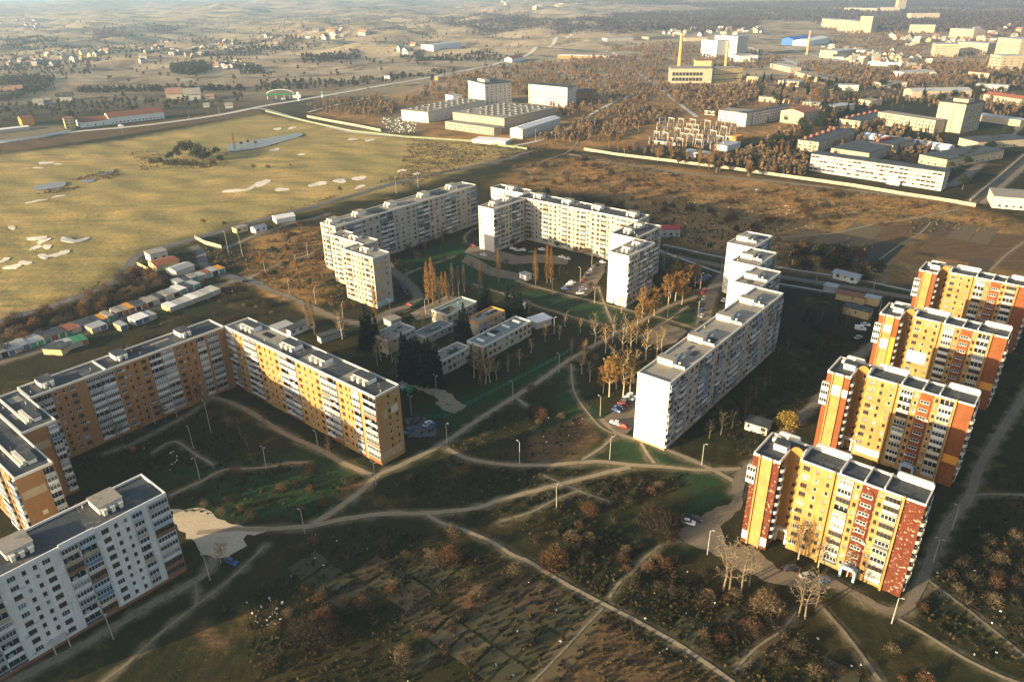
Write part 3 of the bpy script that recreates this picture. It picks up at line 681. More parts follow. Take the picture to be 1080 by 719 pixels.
# A: near white block cut by the left edge
A, W_, D_ = block('apartment_block', 'white nine storey slab with glazed loggias in the bottom left corner', 'apartment block', None, -8, 61.5, -187.3, -173.8, white_panel,
  right='L3.4 L3.4 n1 w3 s2.4 s2.4 w2.7 n2.3 L4.1 L4.1 n1.3 w3 s2.4 s2.4 w2.7 n1.8 L4.2 L4.2 n.9 w2.8 s2.7 s2.2 n.4 L2.9 n1.5 L5.3', bal=mixA, pr=.35, plinth=rust_roof, coping=whitewash, frames=bfr,)
for yy in (36, 57.5): lift_house(A, 5.2, yy, 6.5, 6.0, 26.7, 2.0, cream, tar_tan, 3, True)
mb = MB(); mb.box(W_+.003, W_+2.6, 33.6, 37.4, 2.9, 3.15); mb.box(W_+2.3, W_+2.55, 33.7, 33.95, -.2, 2.9); mb.box(W_+2.3, W_+2.55, 37.05, 37.3, -.2, 2.9); mb.build('entrance_canopy', concrete, A)
for s0 in (20.6, 42.4): 
    mb = MB(); mb.box(W_+.045, W_+.4, s0, s0+8.4, 26.2, 27.9); mb.build('raised_parapet', whitewash, A)

# B1 / B2: brown brick pair
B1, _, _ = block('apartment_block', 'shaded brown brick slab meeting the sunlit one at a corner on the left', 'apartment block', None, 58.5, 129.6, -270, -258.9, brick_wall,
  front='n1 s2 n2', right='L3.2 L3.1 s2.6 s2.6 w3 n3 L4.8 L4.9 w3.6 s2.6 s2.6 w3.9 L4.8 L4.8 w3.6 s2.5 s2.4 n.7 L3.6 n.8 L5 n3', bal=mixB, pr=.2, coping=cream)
for yy in (7.5, 32.8, 57.6): lift_house(B1, 3.6, yy, 5.2, 4.2, 26.7, 1.9, whitewash, tar, 2, True)
mb = MB(); mb.box(0, 11, 24.6, 25.1, 26.75, 27.35); mb.build('roof_fire_wall', cream, B1)
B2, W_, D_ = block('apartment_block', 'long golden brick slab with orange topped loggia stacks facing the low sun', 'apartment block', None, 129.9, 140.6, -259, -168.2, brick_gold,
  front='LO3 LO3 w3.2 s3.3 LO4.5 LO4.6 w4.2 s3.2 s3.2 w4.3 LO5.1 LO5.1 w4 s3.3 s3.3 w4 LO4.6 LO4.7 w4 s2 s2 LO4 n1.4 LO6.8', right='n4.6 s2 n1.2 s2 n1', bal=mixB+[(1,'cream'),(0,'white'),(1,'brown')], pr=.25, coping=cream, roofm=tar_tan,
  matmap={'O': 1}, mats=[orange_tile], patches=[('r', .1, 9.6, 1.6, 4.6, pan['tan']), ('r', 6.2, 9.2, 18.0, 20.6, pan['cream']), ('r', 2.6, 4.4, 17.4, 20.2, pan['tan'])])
for xx in (10, 37, 55, 78.5): lift_house(B2, xx, 6.2, 8, 3.6, 26.7, 1.9, whitewash, tar, 3)
roof_strips(B2, [(60.5, 70, .4, 10.2), (75, 90.4, .4, 10.2), (36, 47, .4, 10.2)], 26.7, tar)

# G1 / G2: stepped golden end blocks by the left edge
for a0, a1, b0, b1, lab in ((48.3, 58.3, -268, -237.2, 'farther of two stepped golden brown blocks cut by the left edge'), (38.2, 48.2, -262, -213.3, 'nearer of two stepped golden brown blocks with brown side wall at left edge')):
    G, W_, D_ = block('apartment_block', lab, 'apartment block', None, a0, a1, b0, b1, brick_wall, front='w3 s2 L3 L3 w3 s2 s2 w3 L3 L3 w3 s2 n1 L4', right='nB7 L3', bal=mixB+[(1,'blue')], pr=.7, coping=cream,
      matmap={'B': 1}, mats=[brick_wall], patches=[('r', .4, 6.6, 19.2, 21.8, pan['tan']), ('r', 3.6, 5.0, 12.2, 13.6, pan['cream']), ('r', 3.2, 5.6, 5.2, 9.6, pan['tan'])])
    lift_house(G, W_-9, 6.5, 9, 2.2, 26.7, 1.3, whitewash, tar, 5)
    mb = MB(); mb.box(.4, W_-5, 3.2, 3.8, 26.7, 27.3); mb.build('roof_fire_wall', cream, G)

# C: grey white stepped row in the middle
def crow(a0, a1, b0, b1, lab, right, houses, roofm, front='n1', nm='apartment_block', wall=grey_panel):
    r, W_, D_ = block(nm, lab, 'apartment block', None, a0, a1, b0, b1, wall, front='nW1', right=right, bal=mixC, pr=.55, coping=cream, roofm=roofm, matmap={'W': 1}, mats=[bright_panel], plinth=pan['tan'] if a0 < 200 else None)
    for yy in houses:
        lift_house(r, 4.2, yy, 6.0, 3.4, 26.7, 2.3, cream, tar_tan, 0)
        mb = MB(); mb.box(7.4, 11.6, yy-1.2, yy-.8, 26.7, 27.7); mb.box(8.2, 8.9, yy+.8, yy+1.5, 26.7, 27.9); mb.build('roof_vent', cream, r)
        mb = MB(); mb.box(4.5, 5.3, yy+6, yy+8, 26.7, 27.15); mb.box(6.5, 7.3, yy+6, yy+8, 26.7, 27.15); mb.build('roof_hatch', cream, r)
    return r
sec = 'L3 s2 w2.8 L3.2 L3.2 w3 w3 L3 s2 '
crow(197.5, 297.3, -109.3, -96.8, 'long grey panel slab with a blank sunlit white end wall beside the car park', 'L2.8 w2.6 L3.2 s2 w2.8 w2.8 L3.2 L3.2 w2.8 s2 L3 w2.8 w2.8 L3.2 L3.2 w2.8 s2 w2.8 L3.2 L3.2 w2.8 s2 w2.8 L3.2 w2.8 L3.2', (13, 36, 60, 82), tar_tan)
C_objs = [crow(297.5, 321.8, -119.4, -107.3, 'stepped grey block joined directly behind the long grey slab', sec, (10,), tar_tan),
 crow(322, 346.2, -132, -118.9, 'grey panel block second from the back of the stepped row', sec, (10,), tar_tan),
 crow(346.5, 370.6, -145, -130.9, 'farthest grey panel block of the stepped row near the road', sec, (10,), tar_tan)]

# D: white ring of blocks at the centre top
def lit(a0, a1, b0, b1, lab, front, right, houses, roofm=tar, wall=cream_panel, bal=mixC, rv=False):
    r, W_, D_ = block('apartment_block', lab, 'apartment block', None, a0, a1, b0, b1, wall, front=front, right=right, bal=bal, pr=.5, coping=cream, roofm=roofm, matmap={'W': 1}, mats=[bright_panel])
    for hx, hy in houses: lift_house(r, hx, hy, 6.5 if W_ > D_ else 4.5, 3.6, 26.7, 2.3, cream, tar_tan, 2)
    return r
lit(353.3, 366.3, -290, -202, 'long cream panel block facing the sun across the central yard', 'w2.8 w2.8 L3 s2 D2.4 w2.8 L3 w2.8 w2.8 D2.4 L3 w2.8 s2 w2.8 L3 D2.4 w2.8 w2.8 L3 s2 D2.4 w2.8 L3 w2.8 w2.8', 'n1 w3 n1', [(12, 8), (34, 8), (56, 8), (80, 8)], bal=[(1,'cream'),(1,'white'),(2,'tan'),(1,'tan'),(0,'cream')])
lit(321.8, 353.2, -295, -282.9, 'short cream wing with dark loggias left of the long cream block', 'sW2 nW8', 'L3 w2.6 L3.2 w2.8 w2.8 L3.2 L3.2 w2.8 s2', [(5, 9), (5, 22)], tar_tan)
lit(361, 371, -319, -292, 'white block with tall stair windows behind the short cream wing', 'nW2 sW2 sW2 sW2 sW2 nW6', 'n1', [(14, 5)], tar)
lit(324.4, 352, -201.5, -186.2, 'middle stepped white block between the long cream block and its end block', 'nW1', 'w3 L3 L3 w3 w3 L3 s2', [(6, 9), (6, 20)], tar)
E_ = lit(298.3, 324.3, -186.0, -174.4, 'white end block with blank sunlit wall above the lawn and small car park', 'nW1', 'L3 w2.8 w2.8 s2 L3.2 L3.2 w2.8 L3 w2.6', [(6, 8), (6, 18)], tar_tan, grey_panel)

# E: stepped block and long slab behind it
bandg = [('r', .1, 7.2, 20.2, 23.6, pan['tan']), ('r', .1, 7.2, 12.4, 16.6, pan['tan']), ('r', .1, 7.2, 6.6, 8.8, pan['tan']), ('r', .1, 10.8, .8, 3.2, pan['sky'])]
def erow(a0, a1, b0, b1, lab, right, hs, patches=()):
    r, W_, D_ = block('apartment_block', lab, 'apartment block', None, a0, a1, b0, b1, cream_panel, front='w2.8 LC3 w2.8 s2 sC2 w2.8 LC3 w2.8', right=right, bal=[(1,'cream'),(2,'tan'),(0,'cream'),(1,'white'),(2,'cream')], rbal=mixC, pr=.3, coping=cream, roofm=tar_tan, matmap={'W': 1, 'C': 2, 'G': 3}, mats=[bright_panel, ochre, grey_panel], patches=patches)
    for hx, hy in hs: lift_house(r, hx, hy, 6, 3.2, 26.7, 2.2, cream, tar, 2)
    return r
erow(219.8, 231.0, -298, -273.9, 'nearest stepped cream block with banded grey and beige end wall', 'nG7 sG2.2 nG1.6', [(12, 7)], bandg)
erow(231.2, 241.0, -322.2, -294, 'middle stepped cream block with sunlit loggias facing the brushy field', 'nG1', [(16, 5)])
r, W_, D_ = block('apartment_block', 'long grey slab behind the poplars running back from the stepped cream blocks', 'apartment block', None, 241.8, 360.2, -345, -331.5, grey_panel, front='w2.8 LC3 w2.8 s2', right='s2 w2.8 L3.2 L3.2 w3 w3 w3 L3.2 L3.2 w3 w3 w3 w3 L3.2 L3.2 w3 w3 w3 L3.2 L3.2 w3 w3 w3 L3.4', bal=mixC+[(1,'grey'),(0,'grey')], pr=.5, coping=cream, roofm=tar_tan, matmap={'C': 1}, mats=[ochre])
for yy in (6, 25, 50, 78, 104): lift_house(r, 4.6, yy, 5, 6, 26.7, 2.4, cream, tar_tan, 2)
roof_strips(r, [(.4, 13, 84, 96), (.4, 13, 32, 42)], 26.7, tar)

# Y: four ten-storey yellow and red blocks at the right
def yellow(a0, lab, red, worn, patches, seed):
    random.seed(seed); b0 = -56.8; x, y = W2(a0, b0); root = thing('apartment_block', lab, 'apartment block', (x, y, 0), GRID-math.pi/2, 'yellow and red blocks along the right edge'); FOOT.append((a0, a0+13, b0, b0+42.3))
    wall = MB(); items = []; H = 30.2; mm = {'R': 1, 'W': 2, 'D': 3}; mats = [yellow_wall, red, whitewash, yellow_dark]
    kw = dict(z0=1.2, nfl=10, fh=2.85, top=H, matmap=mm, bal=mixY, pr=.45, frames=[(brown_frame, glass), (brown_frame, glass), (white_frame, glass), (brown_frame, glass_pale)]); M = 42.3
    Facade(wall, items, (0, 0), (1, 0), **kw).run('nR1.9 n3.4 nR2.1', 7.4)
    Facade(wall, items, (7.4, 0), (0, 1), **kw).run('nR1 n1', 7.5)
    f = Facade(wall, items, (7.4, 7.5), (1, 0), **kw); f.run('n.4 nD.6 sD2.2 n.2', 4.0)
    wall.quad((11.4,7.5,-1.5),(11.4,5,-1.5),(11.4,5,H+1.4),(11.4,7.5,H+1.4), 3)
    Facade(wall, items, (11.4, 5), (1, 0), **kw).run('w3.4 s2.6 s3.4 n.8 L3.7 s2 nR3.8 s1.7 L3.9 n.6 nR4.6', M-11.4)
    Facade(wall, items, (M, 5), (0, 1), **kw).run('nR1 L2.6 s1.8 L2.6 n.4', 8)
    wall.quad((M,13,-1.5),(0,13,-1.5),(0,13,H),(M,13,H)); wall.quad((0,13,-1.5),(0,0,-1.5),(0,0,H),(0,13,H))
    wall.build('wall', mats, root)
    mb = MB(); mb.poly([(0,0,H-.04),(7.4,0,H-.04),(7.4,7.5,H-.04),(11.4,7.5,H-.04),(11.4,5,H-.04),(M,5,H-.04),(M,13,H-.04),(0,13,H-.04)]); mb.build('roof', tar, root)
    mb = MB()                                                  # copings and the walls that cross the roof
    for x0, x1, y0, y1, h in ((-.05,7.45,-.05,.3,.5),(-.05,.3,.3,12.7,.8),(7.1,7.45,.3,7.5,.8),(11.2,11.55,4.95,12.7,1.0),(11.55,M-.3,4.95,5.25,.35),(M-.3,M+.05,4.95,12.7,.5),(-.05,M+.05,12.7,13.05,.6),(21.4,21.75,5.25,12.7,1.2),(27.6,27.9,5.25,12.7,1.1),(32.4,32.7,5.25,12.7,1.1)):
        mb.box(x0, x1, y0, y1, H-.2, H+h)
    mb.build('parapet', cream, root)
    for x0, x1, h in ((2, 8, 1.5), (12.5, 22, 1.7), (33.5, 42.3, 1.7)):
        mb = MB(); mb.extr([(x0, H+.3), (x1, H+.3), (x1, H+h-.5), (x1-.4, H+h), (x0+.4, H+h), (x0, H+h-.5)], 13.06, 13.9); mb.build('raised_cornice', cream, root)
    mb = MB(); arc = [(9.3+1.9*math.cos(t), H-.1+2.2*math.sin(t)) for t in np.linspace(0, math.pi, 12)]
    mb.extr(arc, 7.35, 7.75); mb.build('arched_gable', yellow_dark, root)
    mb = MB(); arc = [(11.35+.01, 0)]; arcy = [(7.6+1.9*math.cos(t)*1.2, H+.9+1.3*math.sin(t)) for t in np.linspace(0, math.pi, 10)]
    for (p, q) in zip(arcy, arcy[1:]): mb.quad((11.25,p[0],H+.9),(11.25,q[0],H+.9),(11.25,q[0],q[1]),(11.25,p[0],p[1])); mb.quad((11.6,p[0],p[1]),(11.6,q[0],q[1]),(11.6,q[0],H+.9),(11.6,p[0],H+.9)); mb.quad((11.25,p[0],p[1]),(11.25,q[0],q[1]),(11.6,q[0],q[1]),(11.6,p[0],p[1]))
    mb.build('arched_gable', cream, root)
    lift_house(root, 5.0, 7.2, 3.6, 3.0, H, 2.0, cream, tar, 0); mb = MB(); mb.box(1.4, 3.2, 9.4, 11.6, H-.05, H+1.0); mb.build('roof_vent', cream, root)
    for xx in (1.95, 5.25): 
        mb = MB(); mb.box(xx-.2, xx+.2, -.5, -.003, -1, H+.6); mb.build('pilaster', cream if 0 else yellow_wall, root)
    for xx in (20.4, 37.4):
        mb = MB(); mb.box(xx-.25, xx+.25, 4.3, 4.996, -1, H+.8); mb.build('pilaster', yellow_wall, root)
    # red arched stair strip
    xs0 = 11.4+(3.4+2.6+3.4+.8+3.7+2)/30.9*30.5*1.0; xc = xs0+1.9+.15; w2 = 1.75; prof = [(xc-w2, 3.2), (xc+w2, 3.2), (xc+w2, H-3.2)]+[(xc+w2*math.cos(t), H-3.2+1.9*math.sin(t)) for t in np.linspace(.2, math.pi-.2, 9)]+[(xc-w2, H-3.2)]
    mb = MB(); mb.extr(prof, 4.75, 4.99); mb.build('arched_stair_panel', red, root)
    bb = lambda: (MB(), [whitewash], 'stair_window')
    for i in range(9):
        z = 3.6+i*2.85; ww = 2.6; items.append((('win', ww, 1.0, 'st'), window_fn(ww, 1.0, white_frame, glass), (xc+random.uniform(-.1, .1), 4.63, z), 0))
    mb = MB(); mb.box(xc-2.1, xc+2.1, 2.6, 4.7, 3.0, 3.3); mb.box(xc-2.1, xc-1.5, 2.7, 4.7, -.3, 3.0); mb.box(xc+1.5, xc+2.1, 2.7, 4.7, -.3, 3.0)
    mb.extr([(xc-2.1, 3.3), (xc+2.1, 3.3), (xc+1.2, 4.2), (xc-1.2, 4.2)], 2.6, 3.0); mb.build('entrance_portal', pan['sky'], root)
    mb = MB(); mb.box(7.5, 8.0, 6.2, 7.3, -.3, 3.8); mb.box(10.4, 10.9, 6.2, 7.3, -.3, 3.8); mb.box(7.5, 10.9, 6.2, 7.3, 3.8, 4.6); mb.build('entrance_portal', cream, root)
    # corner balconies
    for i in range(10):
        z = 1.2+i*2.85
        if i >= 1:
            key = ('rb', 1.25, 'w'); items.append((key, round_balcony_fn(1.25, pan['white']), (7.45, 2.0 if i % 2 else 2.0, z), math.pi/2))
        if i in (2, 3, 4, 5, 6, 7, 8):
            items.append((('rb', 1.35, 'c'), round_balcony_fn(1.35, pan['cream']), (M+.02, 5.9, z), math.pi/2))
    for i, dz in enumerate((7, 8) if worn else (6, 7, 8)):
        st = 1; items.append((('bal', 2.4, st, 'white', .9), balcony_fn(2.4, st, pan['white'], .9, 2.85), (.3, .0, 1.2+dz*2.85), 0))
    for x0, x1, yf, za, zb, pm in patches:
        mb = MB(); mb.box(x0, x1, yf-.06, yf-.003, za, zb); mb.build('repaired_panel', pm, root)
    finish_items(root, items, 100); return root
PB = [(.1, 1.7, 0, 1, 4.0, cream), (5.5, 7.3, 0, 1, 4.0, cream)]
yellow(171, 'nearest yellow block with flaking red tile strips by the bare white trees', red_tile_worn, True, PB+[(.1, 1.7, 0, 26.8, 29.9, red_tile)], 31)
yellow(231.4, 'second yellow block from the viewer, with white repaired square and orange strips', orange_tile, False, [(2.2, 5.0, 0, 22.5, 26.2, whitewash), (12, 20, 5, 1.2, 3.8, cream), (37.8, 42.2, 5, 8.2, 11.2, orange_paint), (5.5, 7.3, 0, 22.5, 25.4, cream)], 32)  # low orange patch at right: sunlight passing the nearer block, put into colour
yellow(291.4, 'third yellow block from the viewer, patched with white panels by the left bay', orange_tile, False, [(2.2, 5.0, 0, 23.5, 26.5, cream), (2.2, 5.0, 0, 16.5, 20.6, whitewash), (11.6, 18.4, 5, 11.6, 16.4, whitewash), (5.5, 7.3, 0, 9, 22, orange_paint), (37.8, 42.2, 5, 8.2, 11.2, orange_paint)], 33)  # last orange patch, low at right, is painted sunlight as on the second block
yellow(352, 'farthest yellow block, cut off by the right edge of the picture', orange_tile, False, [(2.2, 5.0, 0, 1.2, 5.4, cream), (5.5, 7.3, 0, 4.6, 7.4, whitewash)], 34)
random.seed(99)

# ------------------------------------------------------------------ smaller buildings
def house(p1, p2, depth, h, label, cat, wall, roof, kind='flat', front='n1', right='n1', left='n1', nfl=1, fh=3.0, z0=.3, group=None, name=None, limit=60, ridge=2.2, matmap=None, mats=None, bal=None, eave=.35, wscale=1.0, over=.35, frames=None):
    A_, B_ = at(*p1) if not isinstance(p1, Vector) else p1, at(*p2) if not isinstance(p2, Vector) else p2
    L = (B_-A_).xy.length; rz = math.atan2(B_.y-A_.y, B_.x-A_.x); z = min(A_.z, B_.z)
    root = thing(name or 'building', label, cat, (A_.x, A_.y, z), rz, group); items = []; wall_ = MB()
    kw = dict(z0=z0, nfl=nfl, fh=fh, top=h, matmap=matmap, bal=bal, wscale=wscale, frames=frames)
    Facade(wall_, items, (0, 0), (1, 0), **kw).run(front, L, -2); Facade(wall_, items, (L, 0), (0, 1), **kw).run(right, depth, -2); Facade(wall_, items, (0, depth), (0, -1), **kw).run(left, depth, -2)
    wall_.quad((L,depth,-2),(0,depth,-2),(0,depth,h),(L,depth,h))
    rf = MB()
    if kind == 'flat':
        rf.box(-over, L+over, -over, depth+over, h, h+eave)
    elif kind == 'gable':                               # ridge along the front
        y = depth/2
        rf.extr([(0,0)]*0 or [(-over, h-.05), (-over, h+.12), (-over, h+.13)], 0, .01) if 0 else None
        for ya, yb, sgn in ((-over, y, 1), (y, depth+over, -1)):
            za, zb = (h-.1, h+ridge) if sgn > 0 else (h+ridge, h-.1); t = .14
            rf.quad((-over,ya,za+t),(L+over,ya,za+t),(L+over,yb,zb+t),(-over,yb,zb+t)); rf.quad((-over,ya,za),(-over,yb,zb),(L+over,yb,zb),(L+over,ya,za))
            rf.quad((-over,ya,za),(-over,ya,za+t),(-over,yb,zb+t),(-over,yb,zb)); rf.quad((L+over,ya,za),(L+over,yb,zb),(L+over,yb,zb+t),(L+over,ya,za+t))
            e = (-over if sgn > 0 else depth+over); ze = h-.1; rf.quad((-over,e,ze),(L+over,e,ze),(L+over,e,ze+t),(-over,e,ze+t))
        for x in (0, L): wall_.tri((x,0,h),(x,depth,h),(x,y,h+ridge-.05)) if x == L else wall_.tri((x,depth,h),(x,0,h),(x,y,h+ridge-.05))
    elif kind == 'gable_end':                           # ridge runs away from the front
        x = L/2
        for xa, xb, za, zb in ((-over, x, h-.1, h+ridge), (x, L+over, h+ridge, h-.1)):
            t = .14; rf.quad((xa,-over,za+t),(xb,-over,zb+t),(xb,depth+over,zb+t),(xa,depth+over,za+t)); rf.quad((xa,-over,za),(xa,depth+over,za),(xb,depth+over,zb),(xb,-over,zb))
            rf.quad((xa,-over,za),(xb,-over,zb),(xb,-over,zb+t),(xa,-over,za+t))
        for e in (-over, L+over): rf.quad((e,-over,h-.1),(e,depth+over,h-.1),(e,depth+over,h+.04),(e,-over,h+.04))
        wall_.tri((0,0,h),(L,0,h),(x,0,h+ridge-.05)); wall_.tri((L,depth,h),(0,depth,h),(x,depth,h+ridge-.05))
    wall_.build('wall', [wall]+list(mats or []), root); rf.build('roof', roof, root)
    finish_items(root, items, limit); return root, L
def roofbox(root, x0, x1, y0, y1, z0, z1, mat, nm='roof_light'):
    mb = MB(); mb.box(x0, x1, y0, y1, z0-.05, z1); return mb.build(nm, mat, root)
def low(a0, a1, b0, b1, lab, front, right, H=6.6, roofm=tar_tan, cat='kindergarten', cop=None, wall=cream_panel, nfl=2, nm='kindergarten_wing'):
    r, W_, D_ = block(nm, lab, cat, None, a0, a1, b0, b1, wall, front=front, right=right, H=H, nfl=nfl, fh=3.1, z0=.4, coping=cop or cream, roofm=roofm); return r
green_roof = plain('green_grey_roof', (.17,.215,.20), .8, .2, .3, 2.)
K = low(209.5, 243.3, -201.8, -192.2, 'two storey kindergarten wing with greenish flat roof and four skylights', 'n1 w3 n1', 'w2.5 w2.5 w2.5 w2.5 n2 s1.5 n1 w2.5 w2.5 w2.5 w2.5 w2.5', roofm=green_roof)
for yy, xx in ((4, 4), (11, 4), (22, 3.5), (29, 4)): roofbox(K, xx-2, xx+2.2, yy, yy+1.2, 6.6, 7.1, whitewash)
low(189, 206, -204.5, -197, 'low kindergarten wing with sandy roof in front of dark spruces', 'n1', 'w2.5 w2.5 w2.5 s2 w2.5 w2.5')
low(226.5, 245.3, -218.3, -209.8, 'kindergarten wing edged with an orange roof coping beside a spruce', 'n1', 'w2.5 w2.5 n2 w2.5 w2.5 w2.5 w2.5', cop=orange_paint)
low(224, 245.3, -238.5, -228, 'kindergarten wing with white blank end wall and low rear roof', 'nW1', 'w2.5 w2.5 w2.5 w2.5 w2.5 w2.5', roofm=green_roof)
low(205, 223.6, -232, -224, 'single storey kindergarten link with dark flat roof', 'n1', 'w2.5 s2 w2.5 w2.5', 3.6, green_roof, nfl=1)
low(188, 205, -240.5, -230, 'kindergarten wing with plain sandy roof behind the spruce row', 'n1 w2 n1', 'w2.5 w2.5 s2 w2.5 w2.5 w2.5')
house((557,342), (566,347), 9, 3.2, 'white roofed open pavilion at the kindergarten edge', 'pavilion', concrete, whitewash, name='pavilion', right='n1', over=.6)
house((541,327), (548,329), 5, 2.8, 'small white flat roofed hut between two spruces', 'hut', whitewash, concrete, name='hut')
house((300,352), (307,355), 14, 3.2, 'small white walled store with dark flat roof behind the golden slab', 'store', whitewash, tar, name='storehouse', right='w2 w2 n1 w2')
house((335,359), (339,362), 12, 2.8, 'low concrete shed roof beside bare trees behind the golden slab', 'shed', concrete, tar, name='shed')
house((548,293), (555,296), 4, 2.8, 'little white transformer hut beside the central lawn path', 'hut', whitewash, tin, name='transformer_hut', front='w2')
house((405,341), (413,345), 6, 2.8, 'small pale shed near the kerb in front of the stepped cream blocks', 'shed', concrete, tar_tan, name='shed', front='s1 n1')
house((283,352), (291,356), 10, 3.4, 'pale flat roofed store half hidden behind the golden slab', 'store', whitewash, tin, name='storehouse')
house((785,452), (808,459), 5.5, 3.0, 'grey shed with flat dark roof between the grey slab and yellow blocks', 'shed', concrete, tar, name='shed', front='s2 n2 w2')
house((878,293), (903,299), 7, 3.0, 'pale roofed kiosk with green door beside the road', 'kiosk', whitewash, tin, kind='gable', ridge=1.0, name='kiosk', front='w2 s1 w2', over=.8)
house((868,306), (880,309), 5, 2.8, 'silvery tin garage at the end of the shed row by the road', 'garage', tin, tin, name='tin_garage')
house((881,315), (911,321), 6, 3.0, 'long cream shed with rusty brown roof by the road', 'shed', ochre, rust_roof, name='shed', front='n3 s1 n2')
house((911,320), (926,323), 5, 3.4, 'boxy pale kiosk at the right end of the shed row', 'kiosk', ochre, tin, name='kiosk')
house((888,330), (915,337), 6, 3.6, 'yellowish shed with dark roof and patched wall near parked vans', 'shed', ochre, tar, name='shed', front='n2 s1 n2')
house((698,250), (717,250), 9, 5, 'little shop with bright red roof behind the white end block', 'shop', concrete, plain('red_roof', (.5,.03,.03), .6, .15, .3), name='shop', front='w2 w2 w2')
# yards and garages along the golf course
GAR = []
def garages(p0, p1, n, depth, h, roofs, doors, group, where, skip=()):
    GAR = []
    a, b = at(*p0), at(*p1); L = (b-a).length/n; rz = math.atan2(b.y-a.y, b.x-a.x)
    for i in range(n):
        if i in skip: continue
        p = a.lerp(b, i/n); hh = h*(1+random.uniform(-.08, .12)); dp = depth*random.uniform(.9, 1.05)
        g = thing('garage', None, 'garage', p, rz, group); rm = roofs[i % len(roofs)] if callable(getattr(roofs, '__len__', None)) else roofs; dm = random.choice(doors)
        mb = MB(); mb.box(.02, L-.02, 0, dp, -.8, hh); mb.build('wall', random.choice([concrete, ochre, whitewash, grey_panel]), g)
        mb = MB(); mb.quad((-.05,-.4,hh+.02),(L-.1,-.4,hh+.02),(L-.1,dp+.2,hh+.32),(-.05,dp+.2,hh+.32)); mb.quad((-.05,-.4,hh+.02),(-.05,-.4,hh-.12),(L-.1,-.4,hh-.12),(L-.1,-.4,hh+.02)); mb.quad((L-.1,-.4,hh+.02),(L-.1,-.4,hh-.1),(L-.1,dp+.2,hh-.1),(L-.1,dp+.2,hh+.32)); mb.build('roof', rm, g)
        mb = MB(); mb.box(L*.12, L*.49, -.06, -.003, 0, hh*.85); mb.box(L*.51, L*.88, -.06, -.003, 0, hh*.85); mb.build('door', dm, g); GAR.append(g)
    ordinals(GAR, 'garage', 'garages', where, 'garage', group)
GG = 'garages in rows beside the golf course'
drs = [teal_paint, teal_paint, green_paint, blue_paint, rust_roof, tin, blackish, teal_paint]
garages((-14,383), (55,360), 9, 9, 2.6, [tar, tar, tin, tin, tin, tin, tin, tin, tar], drs  , GG, 'in the white roofed row at the left edge')
garages((55,360), (122,337), 9, 8, 2.6, [tar, tar, rust_roof, rust_roof, tar, tar, tar, orange_paint, tar_tan], drs  , GG, 'in the dark roofed row behind the shaded slab')
garages((124,335), (175,318), 8, 8, 2.6, [tar_tan, tar_tan, orange_paint, tar, tar, tar_tan, tar_tan, tar], drs  , GG, 'in the middle row by the golf road')
garages((176,317), (212,303), 5, 8, 2.8, [tar_tan, tin, whitewash, tar, tin], drs  , GG, 'in the row nearest the golf yard')
garages((66,371), (94,362), 4, 8, 2.6, [tin, tin, green_paint, green_paint], [concrete, rust_roof]  , GG, 'in the short row with green roofs')
garages((98,352), (114,346), 2, 7, 2.4, [tin, tin], [blue_paint, tin]  , GG, 'in the pair with pale roofs')
garages((128,349), (166,335), 5, 7, 2.5, [tin, blue_paint, whitewash, whitewash, tin], [blue_paint, tin]  , GG, 'in the scattered row of blue and white roofs', (1,))
garages((180,329), (233,309), 7, 7.5, 2.5, [whitewash, tin, concrete, whitewash, concrete, tin, concrete], [tin, concrete]  , GG, 'in the long white roofed row')
garages((188,303), (238,287), 7, 7, 2.8, [tin, tar, tar_tan, tin, rust_roof, tin, orange_paint], drs  , GG, 'in the back row by the workshops')
house((46,373), (66,374), 8, 2.5, 'dark flat roofed shed with yellow end wall behind the brown slab', 'shed', ochre, tar, name='shed')
house((160,277), (178,272), 9, 5.0, 'two storey concrete house with roof terrace by the golf road', 'house', concrete, tar_tan, name='house', front='w2 w2', right='w2', nfl=1)
house((166,287), (190,280), 12, 3.6, 'rust red roofed workshop beside the golf road', 'workshop', ochre, rust_roof, kind='gable', ridge=1.2, name='workshop')
house((187,292), (206,285), 10, 3.4, 'grey tin roofed workshop next to the rust red roof', 'workshop', concrete, tin, kind='gable', ridge=1.0, name='workshop')
house((292,236), (312,233), 9, 3.6, 'white gable roofed hangar between two roads near the golf course', 'hangar', whitewash, whitewash, kind='gable', ridge=1.6, name='hangar')
house((250,246), (262,243), 6, 3.0, 'tan yard house beside the golf road', 'house', ochre, tar_tan, name='house', front='w2 w2')
house((270,246), (282,243), 6, 3.0, 'white cottage with tin roof in the yard by the golf road', 'house', whitewash, tin, kind='gable', ridge=1.4, name='house', front='w2 w2')

# ------------------------------------------------------------------ factories and offices beyond
factory_white = panelled('factory_white', (.58,.53,.45), (.36,.32,.25), 6, 3.3, .08, .2)
factory_cream = panelled('factory_cream', (.44,.37,.26), (.29,.24,.15), 6, 3.3, .1, .25)
banded = dict(nfl=4, fh=3.3, z0=.8)
of, L_ = house((853,180), (992,201.5), 13, 14.2, 'wide white four storey office with ribbon windows behind the long wall', 'office', factory_white, tar, name='office_block', front='w3 w3 w3 w3 w3 w3 s2 w3 w3 w3 w3 w3 w3 w3 w3 w3 w3 w3 w3 w3 w3 w3 w3 s2 w3 w3 w3 w3 w3 n1', right='w3 w3 n1 w3', limit=100, eave=.7, wscale=1.9, frames=[(brown_frame, glass), (brown_frame, glass_pale)], **banded)
roofbox(of, L_*.63, L_*.72, -4, -.01, 0, 3.4, whitewash, 'entrance_porch')
def rooflow(px, z0, h, lab, wall=factory_cream, roof=tar, name='workshop_hall', front='w3 w3 w3 w3', depth=30, right='n1', **k):
    return house(px[0], px[1], depth, h, lab, 'workshop', wall, roof, name=name, front=front, right=right, **k)
